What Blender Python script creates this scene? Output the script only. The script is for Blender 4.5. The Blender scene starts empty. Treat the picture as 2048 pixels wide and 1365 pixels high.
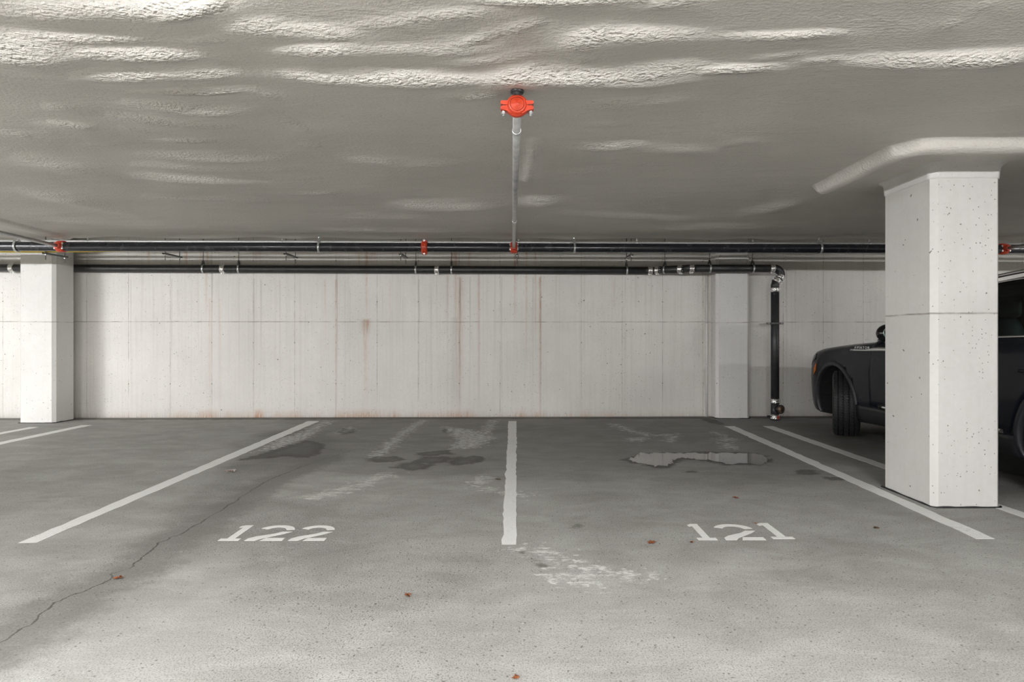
import bpy, bmesh, math, random
import numpy as np
from mathutils import Vector, Matrix, noise as mnoise

random.seed(7)
rng = np.random.default_rng(11)
F, H, CX, CY = 1150.0, 1.18, 1040.0, 676.0     # focal length in photo pixels, eye height, vanishing point
COL = bpy.context.scene.collection
PI = math.pi
SK = 0.0175                                    # the back wall runs a touch off square


def at(u, v, Y):
    return Vector(((u - CX) / F * Y, Y, H - (v - CY) / F * Y))


def fl(u, v):
    Y = F * H / (v - CY)
    return ((u - CX) / F * Y, Y)


# ------------------------------------------------------------------ objects
def link(name, mesh, mat=None, parent=None):
    o = bpy.data.objects.new(name, mesh)
    COL.objects.link(o)
    if mat:
        for m in (mat if isinstance(mat, (list, tuple)) else [mat]):
            mesh.materials.append(m)
    if parent:
        o.parent = parent
    return o


def tag(o, label, cat, group=None):
    o['label'] = label
    o['category'] = cat
    if group:
        o['group'] = group
    return o


def empty(name, loc, label, cat, group=None):
    o = bpy.data.objects.new(name, None)
    COL.objects.link(o)
    o.location = loc
    o.empty_display_size = .1
    return tag(o, label, cat, group)


def struct(o):
    o['kind'] = 'structure'
    return o


def copy_tree(o, parent=None):
    c = o.copy()
    COL.objects.link(c)
    c.parent = parent
    for ch in list(o.children):
        copy_tree(ch, c)
    return c


class MB:
    """collects shapes, then builds ONE mesh object"""
    def __init__(s):
        s.v, s.f, s.sm = [], [], []

    def add(s, vs, fs, smooth=False):
        b = len(s.v)
        s.v += [tuple(p) for p in vs]
        s.f += [tuple(b + i for i in f) for f in fs]
        s.sm += [smooth] * len(fs)
        return s

    def box(s, c, d, rot=None, bev=0.0):
        bm = bmesh.new()
        bmesh.ops.create_cube(bm, size=1)
        for v in bm.verts:
            v.co = Vector((v.co.x * d[0], v.co.y * d[1], v.co.z * d[2]))
        if bev:
            bmesh.ops.bevel(bm, geom=list(bm.edges), offset=bev, segments=2, affect='EDGES', profile=.6)
        M = rot or Matrix.Identity(3)
        bm.verts.index_update()
        s.add([M @ v.co + Vector(c) for v in bm.verts], [[v.index for v in f.verts] for f in bm.faces])
        bm.free()
        return s

    def tube(s, pts, r, n=16, cap=True, smooth=True):
        pts = [Vector(p) for p in pts]
        rs = r if isinstance(r, (list, tuple)) else [r] * len(pts)
        vs, fs = [], []
        t0 = (pts[1] - pts[0]).normalized()
        up = Vector((0, 0, 1)) if abs(t0.z) < .9 else Vector((1, 0, 0))
        a = t0.cross(up).normalized()
        for i, p in enumerate(pts):
            if i == 0:
                t = pts[1] - pts[0]
            elif i == len(pts) - 1:
                t = pts[-1] - pts[-2]
            else:
                t = (pts[i + 1] - p).normalized() + (p - pts[i - 1]).normalized()
            t.normalize()
            a = (a - t * a.dot(t)).normalized()
            b = t.cross(a)
            for k in range(n):
                th = 2 * PI * k / n
                vs.append(p + (a * math.cos(th) + b * math.sin(th)) * rs[i])
        m = len(pts)
        for i in range(m - 1):
            for k in range(n):
                k2 = (k + 1) % n
                fs.append((i * n + k, i * n + k2, (i + 1) * n + k2, (i + 1) * n + k))
        s.add(vs, fs, smooth)
        if cap:
            s.add(vs[:n], [tuple(range(n - 1, -1, -1))])
            s.add(vs[-n:], [tuple(range(n))])
        return s

    def lathe(s, prof, o, axis, n=32, smooth=True, a0=0, a1=2 * PI):
        """prof: (radius, distance along axis)"""
        o, ax = Vector(o), Vector(axis).normalized()
        up = Vector((0, 0, 1)) if abs(ax.z) < .9 else Vector((0, 1, 0))
        a = ax.cross(up).normalized()
        b = ax.cross(a)
        full = abs(a1 - a0 - 2 * PI) < 1e-6
        m = n if full else n + 1
        vs, fs = [], []
        for r, z in prof:
            for k in range(m):
                th = a0 + (a1 - a0) * k / n
                vs.append(o + ax * z + (a * math.cos(th) + b * math.sin(th)) * r)
        for i in range(len(prof) - 1):
            for k in range(n):
                k2 = (k + 1) % m
                fs.append((i * m + k, i * m + k2, (i + 1) * m + k2, (i + 1) * m + k))
        return s.add(vs, fs, smooth)

    def ball(s, c, r, n=14):
        vs, fs = [], []
        r = r if isinstance(r, (list, tuple)) else (r, r, r)
        for i in range(n + 1):
            th = PI * i / n
            for k in range(2 * n):
                ph = PI * k / n
                vs.append((c[0] + r[0] * math.sin(th) * math.cos(ph), c[1] + r[1] * math.sin(th) * math.sin(ph), c[2] + r[2] * math.cos(th)))
        for i in range(n):
            for k in range(2 * n):
                k2 = (k + 1) % (2 * n)
                fs.append((i * 2 * n + k, (i + 1) * 2 * n + k, (i + 1) * 2 * n + k2, i * 2 * n + k2))
        return s.add(vs, fs, True)

    def build(s, name, mat, parent=None, bevel=0):
        me = bpy.data.meshes.new(name)
        me.from_pydata(s.v, [], s.f)
        me.polygons.foreach_set('use_smooth', s.sm)
        bm = bmesh.new()
        bm.from_mesh(me)
        bmesh.ops.remove_doubles(bm, verts=bm.verts, dist=1e-6)
        bmesh.ops.recalc_face_normals(bm, faces=bm.faces)
        bm.to_mesh(me)
        bm.free()
        me.update()
        return link(name, me, mat, parent)


def grid_mesh(name, P, smooth=True, flip=False):
    """P: (ny, nx, 3) array of points"""
    ny, nx, _ = P.shape
    me = bpy.data.meshes.new(name)
    idx = np.arange(ny * nx).reshape(ny, nx)
    q = np.stack([idx[:-1, :-1], idx[:-1, 1:], idx[1:, 1:], idx[1:, :-1]], -1).reshape(-1, 4)
    if flip:
        q = q[:, ::-1]
    me.vertices.add(ny * nx)
    me.vertices.foreach_set('co', P.reshape(-1).astype(np.float32))
    me.loops.add(q.size)
    me.loops.foreach_set('vertex_index', q.reshape(-1).astype(np.int32))
    me.polygons.add(len(q))
    me.polygons.foreach_set('loop_start', np.arange(0, q.size, 4, dtype=np.int32))
    me.polygons.foreach_set('loop_total', np.full(len(q), 4, dtype=np.int32))
    me.polygons.foreach_set('use_smooth', np.full(len(q), smooth, dtype=bool))
    me.update(calc_edges=True)
    me.validate()
    return me


def attr(me, name, arr):
    a = me.attributes.new(name, 'FLOAT', 'POINT')
    a.data.foreach_set('value', np.asarray(arr, dtype=np.float32).reshape(-1))


# ------------------------------------------------------------------ materials
class NT:
    def __init__(s, name):
        s.m = bpy.data.materials.new(name)
        s.m.use_nodes = True
        s.t = s.m.node_tree
        s.b = s.t.nodes['Principled BSDF']
        s.out = s.t.nodes['Material Output']

    def n(s, typ, ins=None, **kw):
        d = s.t.nodes.new(typ)
        for k, v in kw.items():
            setattr(d, k, v)
        for k, v in (ins or {}).items():
            s.put(d.inputs[k], v)
        return d

    def put(s, sock, v):
        if isinstance(v, bpy.types.NodeSocket):
            s.t.links.new(v, sock)
        else:
            if sock.type == 'RGBA' and len(v) == 3:
                v = (*v, 1)
            sock.default_value = v

    def mth(s, op, a, b=0.0, c=0.0, clamp=False):
        return s.n('ShaderNodeMath', {0: a, 1: b, 2: c}, operation=op, use_clamp=clamp).outputs[0]

    def mix(s, f, a, b, mode='MIX'):
        d = s.n('ShaderNodeMix', data_type='RGBA', blend_type=mode)
        for i, v in ((0, f), (6, a), (7, b)):
            s.put(d.inputs[i], v)
        return d.outputs[2]

    def rng(s, x, a, b, c=0.0, d=1.0, smooth=False):
        r = s.n('ShaderNodeMapRange', {'Value': x, 'From Min': a, 'From Max': b, 'To Min': c, 'To Max': d})
        if smooth:
            r.interpolation_type = 'SMOOTHSTEP'
        return r.outputs[0]

    def coord(s, sc=(1, 1, 1), loc=(0, 0, 0)):
        c = s.n('ShaderNodeTexCoord').outputs['Object']
        return s.n('ShaderNodeMapping', {'Vector': c, 'Scale': sc, 'Location': loc}).outputs[0]

    def noise(s, vec, scale, detail=4.0, rough=.55, dist=0.0):
        return s.n('ShaderNodeTexNoise', {'Vector': vec, 'Scale': scale, 'Detail': detail, 'Roughness': rough, 'Distortion': dist}).outputs[0]

    def voro(s, vec, scale):
        return s.n('ShaderNodeTexVoronoi', {'Vector': vec, 'Scale': scale})

    def at(s, name):
        return s.n('ShaderNodeAttribute', attribute_name=name).outputs['Fac']

    def bump(s, h, strength, dist, normal=None):
        d = s.n('ShaderNodeBump', {'Height': h, 'Strength': strength, 'Distance': dist})
        if normal:
            s.put(d.inputs['Normal'], normal)
        return d.outputs[0]

    def set(s, **kw):
        for k, v in kw.items():
            s.put(s.b.inputs[k.replace('_', ' ')], v)
        return s.m


def plain(name, col, rough=.5, metal=0.0, var=.12, scale=30, bump=0.0, **kw):
    t = NT(name)
    nz = t.noise(t.coord(), scale, 4)
    c = t.mix(t.rng(nz, .3, .7), tuple(x * (1 - var) for x in col), tuple(min(1, x * (1 + var)) for x in col))
    r = t.rng(nz, .3, .7, max(0, rough - .06), min(1, rough + .06))
    t.set(Base_Color=c, Roughness=r, Metallic=metal)
    if bump:
        t.set(Normal=t.bump(nz, bump, .01))
    for k, v in kw.items():
        t.put(t.b.inputs[k.replace('_', ' ')], v)
    return t.m


def concrete_wall(name, joint=1.40, seams=None, streaks=False, holes=.6, base=(.705, .685, .645)):
    """painted cast concrete: form seams, tie holes, pin holes, drip streaks"""
    t = NT(name)
    tc = t.n('ShaderNodeTexCoord').outputs['Object']
    sep = t.n('ShaderNodeSeparateXYZ', {0: tc})
    X, Y, Z = sep.outputs
    c0 = t.coord()
    big = t.noise(c0, .9, 4, .6)
    col = t.mix(t.rng(big, .3, .7), tuple(x * .90 for x in base), tuple(x * 1.05 for x in base))
    fine = t.noise(c0, 26, 5, .7)
    col = t.mix(t.rng(fine, .35, .75, 0, .22), col, (.50, .48, .44))
    # faint vertical grain
    gr = t.noise(t.coord((14, 14, .35)), 2.0, 5, .65)
    col = t.mix(t.rng(gr, .45, .75, 0, .22 if streaks else .10), col, (.46, .43, .38))
    hmix = t.noise(c0, 3.3, 3)
    height = t.mth('MULTIPLY', fine, .2)
    # pin holes
    for sc, r0, th in ((11, .10, .50), (24, .13, .56), (46, .17, .60)):
        warp = t.n('ShaderNodeVectorMath', {0: c0, 1: t.n('ShaderNodeVectorMath', {0: t.n('ShaderNodeTexNoise', {'Vector': c0, 'Scale': sc * 1.3}).outputs['Color'], 'Scale': .6 / sc}, operation='SCALE').outputs[0]}, operation='ADD').outputs[0]
        vo = t.voro(warp, sc)
        rnd = t.n('ShaderNodeSeparateColor', {0: vo.outputs['Color']}).outputs
        on = t.mth('GREATER_THAN', t.mth('ADD', rnd[0], t.mth('MULTIPLY', t.mth('SUBTRACT', hmix, .5), .9)), 1.02 - holes * .4)
        rad = t.mth('MULTIPLY', r0, t.mth('ADD', .35, t.mth('MULTIPLY', rnd[1], .9)))
        dot = t.mth('MULTIPLY', on, t.rng(t.mth('SUBTRACT', rad, vo.outputs['Distance']), 0, .04))
        col = t.mix(t.mth('MULTIPLY', dot, .8), col, (.09, .08, .07))
        height = t.mth('SUBTRACT', height, t.mth('MULTIPLY', dot, 1.0))
    # horizontal pour joint
    zj = t.mth('ABSOLUTE', t.mth('SUBTRACT', Z, t.mth('ADD', joint, t.mth('MULTIPLY', t.mth('SUBTRACT', t.noise(t.coord((3, 3, 0)), 2.0), .5), .012))))
    jn = t.mth('MULTIPLY', t.rng(zj, .003, .008, 1, 0), t.rng(t.noise(c0, 5, 4), .38, .62, .15, .75))
    col = t.mix(jn, col, (.23, .20, .17))
    height = t.mth('SUBTRACT', height, jn)
    if seams:
        x0, px = seams
        k = t.mth('ADD', t.mth('DIVIDE', t.mth('SUBTRACT', X, x0), px), .5)
        fr = t.mth('MULTIPLY', t.mth('ABSOLUTE', t.mth('SUBTRACT', t.mth('FRACT', k), .5)), px)
        sn = t.mth('MULTIPLY', t.rng(fr, .002, .007, 1, 0), t.rng(t.noise(t.coord((2, 2, 1)), 3, 5, .7), .40, .66, .05, .7))
        col = t.mix(sn, col, (.27, .24, .20))
        height = t.mth('SUBTRACT', height, t.mth('MULTIPLY', sn, .5))
        kz = t.mth('MULTIPLY', t.mth('ABSOLUTE', t.mth('SUBTRACT', t.mth('FRACT', t.mth('ADD', t.mth('DIVIDE', t.mth('SUBTRACT', Z, 1.715), .608), .5)), .5)), .608)
        tie = t.rng(t.mth('SQRT', t.mth('ADD', t.mth('MULTIPLY', fr, fr), t.mth('MULTIPLY', kz, kz))), .005, .0105, 1, 0)
        tie = t.mth('MULTIPLY', tie, t.rng(t.noise(c0, 6, 3), .40, .58, .3, 1))
        col = t.mix(t.mth('MULTIPLY', tie, .85), col, (.12, .09, .07))
        height = t.mth('SUBTRACT', height, tie)
    if streaks:
        brk = t.noise(t.coord((40, 40, 1.2)), 1.6, 4, .7)
        gm = t.mth('MULTIPLY', t.at('grime'), t.rng(brk, .35, .6, .25, 1.0), clamp=True)
        col = t.mix(gm, col, (.20, .17, .13))
        rs = t.mth('MULTIPLY', t.at('rust'), t.rng(t.noise(t.coord((30, 30, 4)), 2.0, 5, .7), .35, .62, .15, 1.0), clamp=True)
        col = t.mix(rs, col, (.42, .17, .05))
    t.set(Base_Color=col, Roughness=.62, Normal=t.bump(height, .5, .006))
    t.b.inputs['Specular IOR Level'].default_value = .35
    return t.m


def floor_material():
    t = NT('worn_concrete_floor')
    c0 = t.coord()
    big = t.noise(c0, .55, 5, .6, .6)
    mid = t.noise(t.coord((1, 1.6, 1)), 2.6, 6, .65, .4)
    col = t.mix(t.rng(big, .32, .68), (.275, .268, .254), (.365, .358, .345))
    col = t.mix(t.rng(mid, .42, .64, 0, .55), col, (.45, .455, .435))
    col = t.mix(t.rng(t.noise(t.coord((.8, 1.6, 1), (3, 5, 0)), 1.7, 6,   .7, .6), .50, .68, 0, .42), col, (.19, .183, .168))
    # broom marks along X
    broom = t.noise(t.coord((1.2, 95, 1)), 1.0, 3, .6)
    col = t.mix(t.rng(broom, .35, .7, 0, .16), col, (.20, .19, .175))
    rough_n = t.noise(c0, 9, 4, .6)
    # tone carries the soft lighter and darker areas of the slab, worn ones included
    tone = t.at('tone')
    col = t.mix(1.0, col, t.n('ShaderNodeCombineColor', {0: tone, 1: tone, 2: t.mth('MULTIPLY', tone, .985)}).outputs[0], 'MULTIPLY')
    # exposed sand and stones
    worn = t.at('worn')
    sp = t.noise(c0, 150, 3, .75)
    sp2 = t.noise(c0, 55, 4, .75)
    amt = t.mth('ADD', .55, t.mth('MULTIPLY', worn, .55), clamp=True)
    col = t.mix(t.mth('MULTIPLY', t.rng(sp, .50, .62), amt), col, (.10, .095, .085))
    col = t.mix(t.mth('MULTIPLY', t.rng(sp2, .60, .72), t.mth('MULTIPLY', amt, .6)), col, (.58, .57, .54))
    vo = t.voro(c0, 46)
    rnd = t.n('ShaderNodeSeparateColor', {0: vo.outputs['Color']}).outputs
    pit = t.mth('MULTIPLY', t.mth('GREATER_THAN', rnd[0], t.mth('SUBTRACT', .86, t.mth('MULTIPLY', worn, .34))), t.rng(vo.outputs['Distance'], .12, .26, 1, 0))
    col = t.mix(t.mth('MULTIPLY', pit, .75), col, (.07, .065, .055))
    # lime bloom
    edge = t.noise(t.coord((1, 1.8, 1)), 11, 5, .75)
    pal = t.mth('SUBTRACT', t.at('pale'), t.mth('MULTIPLY', t.mth('SUBTRACT', edge, .5), .8))
    pl = t.mth('MULTIPLY', t.rng(pal, -.03, .03, 1, 0), t.rng(t.noise(t.coord((1, 2.2, 1)), 16, 5, .75), .44, .56, .12, .95))
    col = t.mix(t.mth('MULTIPLY', pl, .9), col, (.56, .555, .535))
    # damp
    dm = t.mth('SUBTRACT', t.at('damp'), t.mth('MULTIPLY', t.mth('SUBTRACT', t.noise(t.coord((1, 1.5, 1)), 7, 5, .7), .5), .30))
    dp = t.rng(dm, -.035, .012, 1, 0)
    core = t.rng(dm, -.16, -.0, .55, 1.0)
    dpa = t.mth('MULTIPLY', t.mth('MULTIPLY', dp, core), t.rng(t.noise(c0, 60, 3, .7), .3, .6, .62, .95))
    col = t.mix(dpa, col, t.mix(1.0, col, (.25, .24, .22), 'MULTIPLY'))
    # crack
    cd = t.mth('ADD', t.at('crack'), t.mth('MULTIPLY', t.mth('SUBTRACT', t.noise(c0, 14, 4, .7), .5), .045))
    band = t.mth('ADD', t.mth('ADD', t.at('crack'), .05), t.mth('MULTIPLY', t.mth('SUBTRACT', t.noise(t.coord((1, 1.4, 1)), 5, 5, .75), .5), .40))
    bd = t.mth('MULTIPLY', t.rng(t.mth('ABSOLUTE', band), .10, .20, 1, 0), t.rng(t.noise(c0, 70, 4, .75), .35, .6, .45, 1))
    col = t.mix(t.mth('MULTIPLY', bd, .72), col, (.13, .126, .115))
    cr = t.mth('MULTIPLY', t.rng(t.mth('ABSOLUTE', cd), .001, .0065, 1, 0), t.rng(t.noise(c0, 3.0, 3), .36, .50, .35, 1))
    col = t.mix(t.mth('MULTIPLY', cr, .85), col, (.05, .045, .04))
    h = t.mth('ADD', t.mth('MULTIPLY', sp, .35), t.mth('MULTIPLY', sp2, .3))
    h = t.mth('SUBTRACT', h, t.mth('MULTIPLY', cr, 1.5))
    h = t.mth('SUBTRACT', h, t.mth('MULTIPLY', pit, .5))
    h = t.mth('ADD', h, t.mth('MULTIPLY', broom, .35))
    ro = t.mth('SUBTRACT', t.rng(mid, .3, .7, .66, .80), t.mth('MULTIPLY', dpa, .05))
    t.set(Base_Color=col, Roughness=ro, Normal=t.bump(h, .45, .004))
    t.b.inputs['Specular IOR Level'].default_value = .2
    return t.m


def foam_material(name='sprayed_foam', base=(.64, .61, .56), dist=.010):
    t = NT(name)
    c0 = t.coord()
    big = t.noise(t.coord((.5, 1.2, 1)), 1.1, 4, .6)
    col = t.mix(t.rng(big, .3, .7), tuple(x * .90 for x in base), tuple(x * 1.07 for x in base))
    peb = t.noise(t.coord((.8, 1.15, 1)), 62, 3, .6)
    peb2 = t.noise(c0, 150, 2, .6)
    col = t.mix(t.rng(peb, .60, .74, 0, .35), col, tuple(x * .45 for x in base))
    h = t.mth('ADD', peb, t.mth('MULTIPLY', peb2, .25))
    pebc = t.noise(t.coord((.75, 1.2, 1)), 78, 2, .5)
    peba = t.noise(t.coord((.8, 1.1, 1)), 40, 2, .5)
    cs = t.at('coarse')
    cs = t.mth('ADD', cs, t.mth('MULTIPLY', t.rng(t.noise(t.coord((.7, 2.2, 1)), 3.0, 4, .65), .5, .75), .25), clamp=True)
    hh = t.mth('ADD', t.mth('MULTIPLY', h, .32), t.mth('MULTIPLY', t.mth('ADD', pebc, peba), t.mth('MULTIPLY', cs, 1.25)))
    t.set(Base_Color=col, Roughness=.5, Normal=t.bump(hh, 1.0, dist * 1.5))
    t.b.inputs['Specular IOR Level'].default_value = .45
    return t.m


M = {}
M['floor'] = floor_material()
M['wall'] = concrete_wall('cast_concrete_wall', 1.417, (-5.77, .608), True, .78)
M['plainwall'] = concrete_wall('cast_concrete_far', 1.4, None, False, .4)
M['column'] = concrete_wall('painted_column', 1.35, None, False, .82, (.68, .67, .645))
M['column_far'] = concrete_wall('painted_column_by_wall', 1.40, None, False, .62, (.68, .67, .645))
M['foam'] = foam_material()
M['foam_white'] = foam_material('white_foam_collar', (.66, .65, .63), .006)
M['slab'] = plain('slab_concrete', (.30, .29, .27), .8)
M['paint'] = None
M['black_pipe'] = plain('black_steel_pipe', (.018, .019, .023), .24, 0, .15, 9)
M['iron'] = plain('cast_iron_pipe', (.024, .024, .025), .42, 0, .35, 14, .04)
M['galv'] = plain('galvanised_steel', (.50, .50, .49), .42, .75, .22, 16)
M['zinc'] = plain('zinc_hardware', (.62, .63, .63), .33, .85, .2, 40)
M['steelband'] = plain('steel_band', (.80, .79, .76), .24, .9, .15, 60)
M['red'] = plain('red_coupling_paint', (.50, .046, .016), .38, 0, .15, 40, .05)
M['dark'] = plain('dark_rubber', (.012, .012, .013), .6)
M['strut'] = plain('strut_steel', (.16, .165, .16), .5, .6, .25)
M['yellow'] = plain('yellow_pipe_paint', (.70, .50, .02), .4)
M['sticker'] = plain('paper_sticker', (.62, .61, .58), .6, 0, .25, 90)
M['conduit'] = plain('conduit_grey', (.60, .60, .58), .4, .3, .1)
M['brass'] = plain('dull_bronze_cover', (.20, .135, .085), .5, .3, .3, 30)
M['leaf'] = plain('dry_leaf', (.30, .10, .035), .7, 0, .4, 60)
M['leaf_dark'] = plain('dry_leaf_dark', (.12, .075, .04), .7, 0, .4, 60)
M['paper'] = plain('crumpled_paper', (.62, .52, .50), .7, 0, .2, 60)
M['carpaint'] = plain('midnight_car_paint', (.006, .0074, .0125), .33, 0, .08, 5, 0, Specular_IOR_Level=.22, Coat_Weight=.18, Coat_Roughness=.05)
M['badge'] = plain('silver_lettering', (.80, .80, .79), .35, .15, .03)
M['mirror'] = plain('mirror_silver', (.55, .70, .66), .05, 1.0, .02)
M['arch'] = plain('satin_dark_trim', (.020, .021, .025), .45, 0, .08)
M['carblack'] = plain('gloss_black_trim', (.008, .008, .009), .18)
M['cladding'] = plain('dark_plastic', (.014, .015, .017), .42, 0, .1)
M['chrome'] = plain('satin_chrome', (.78, .78, .78), .18, 1.0, .05)
M['tyre'] = plain('tyre_rubber', (.015, .015, .016), .62, 0, .35, 90, .3)
M['rim'] = plain('dark_alloy', (.25, .25, .26), .28, .9, .1)
M['well'] = plain('wheel_well_liner', (.006, .006, .006), .9)
M['amber'] = plain('amber_lens', (.55, .13, .01), .2)
M['seat'] = plain('dark_seat_leather', (.02, .019, .018), .5)
M['lampbody'] = plain('white_lamp_housing', (.8, .8, .8), .4)


def paint_material():
    t = NT('worn_white_floor_paint')
    c0 = t.coord()
    w = t.noise(c0, 34, 5, .75)
    w2 = t.noise(t.coord((1, .6, 1)), 5, 4, .7)
    thr = t.mth('ADD', t.mth('MULTIPLY', w, .6), t.mth('MULTIPLY', w2, .4))
    col = t.mix(t.rng(w2, .3, .7), (.60, .60, .575), (.68, .68, .66))
    col = t.mix(t.rng(thr, .55, .70, 0, .75), col, (.30, .29, .27))
    col = t.mix(t.rng(t.noise(c0, 150, 2), .62, .75, 0, .5), col, (.22, .2, .18))
    t.set(Base_Color=col, Roughness=.6, Normal=t.bump(w, .3, .003))
    return t.m


M['paint'] = paint_material()


def glass_material(name, tint=(.25, .36, .34), opac=.35):
    t = NT(name)
    tr = t.n('ShaderNodeBsdfTransparent', {'Color': (*tint, 1)}).outputs[0]
    gl = t.n('ShaderNodeBsdfGlossy', {'Color': (1, 1, 1, 1), 'Roughness': .02}).outputs[0]
    fr = t.n('ShaderNodeFresnel', {'IOR': 1.5}).outputs[0]
    mx = t.n('ShaderNodeMixShader', {0: fr, 1: tr, 2: gl}).outputs[0]
    t.t.links.new(mx, t.out.inputs['Surface'])
    return t.m


M['glass'] = glass_material('tinted_car_glass')


def water_material():
    t = NT('still_water')
    nz = t.noise(t.coord(), 5, 2)
    tr = t.n('ShaderNodeBsdfTransparent', {'Color': (.66, .65, .62, 1)}).outputs[0]
    gl = t.n('ShaderNodeBsdfGlossy', {'Color': (.98, .98, .98, 1), 'Roughness': .01, 'Normal': t.bump(nz, .02, .002)}).outputs[0]
    fr = t.n('ShaderNodeFresnel', {'IOR': 1.36}).outputs[0]
    fr = t.mth('MULTIPLY', fr, 1.7, clamp=True)
    mx = t.n('ShaderNodeMixShader', {0: fr, 1: tr, 2: gl}).outputs[0]
    t.t.links.new(mx, t.out.inputs['Surface'])
    return t.m


M['water'] = water_material()
t = NT('lamp_diffuser')
t.set(Base_Color=(.9, .9, .9), Emission_Color=(.98, .978, .985))
t.b.inputs['Emission Strength'].default_value = 300.0
M['lamp'] = t.m
t = NT('lamp_diffuser_bright')
t.set(Base_Color=(.9, .9, .9), Emission_Color=(.97, .98, 1.0))
t.b.inputs['Emission Strength'].default_value = 520.0  # emission boosted to brighten the left column and the wall beside it
M['lamp_bright'] = t.m

# ------------------------------------------------------------------ distances to drawn outlines
def seg_dist(P, a, b):
    a, b = np.array(a), np.array(b)
    d = b - a
    L = max(1e-9, (d * d).sum())
    tt = np.clip(((P - a) @ d) / L, 0, 1)
    q = a + tt[:, None] * d
    return np.sqrt(((P - q) ** 2).sum(1)), tt


def poly_sdf(P, poly):
    n = len(poly)
    dm = np.full(len(P), 1e9)
    ins = np.zeros(len(P), bool)
    for i in range(n):
        a, b = poly[i], poly[(i + 1) % n]
        dm = np.minimum(dm, seg_dist(P, a, b)[0])
        c = ((a[1] > P[:, 1]) != (b[1] > P[:, 1])) & (P[:, 0] < (b[0] - a[0]) * (P[:, 1] - a[1]) / (b[1] - a[1] + 1e-12) + a[0])
        ins ^= c
    return np.where(ins, -dm, dm)


def line_sdf(P, pts, w):
    d = np.full(len(P), 1e9)
    for a, b in zip(pts[:-1], pts[1:]):
        d = np.minimum(d, seg_dist(P, a, b)[0])
    return d - w


def axis(dense0, dense1, step, lo, hi, coarse):
    a = np.arange(dense0, dense1 + 1e-6, step)
    l = np.arange(dense0 - coarse, lo - 1e-6, -coarse)[::-1] if lo < dense0 - 1e-6 else np.array([])
    r = np.arange(dense1 + coarse, hi + 1e-6, coarse) if hi > dense1 + 1e-6 else np.array([])
    return np.concatenate([l, a, r])


# ------------------------------------------------------------------ floor
def zl(pts, ox, oy, s=3.2):
    return [fl(ox + x / s, oy + y / s) for x, y in pts]


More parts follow.
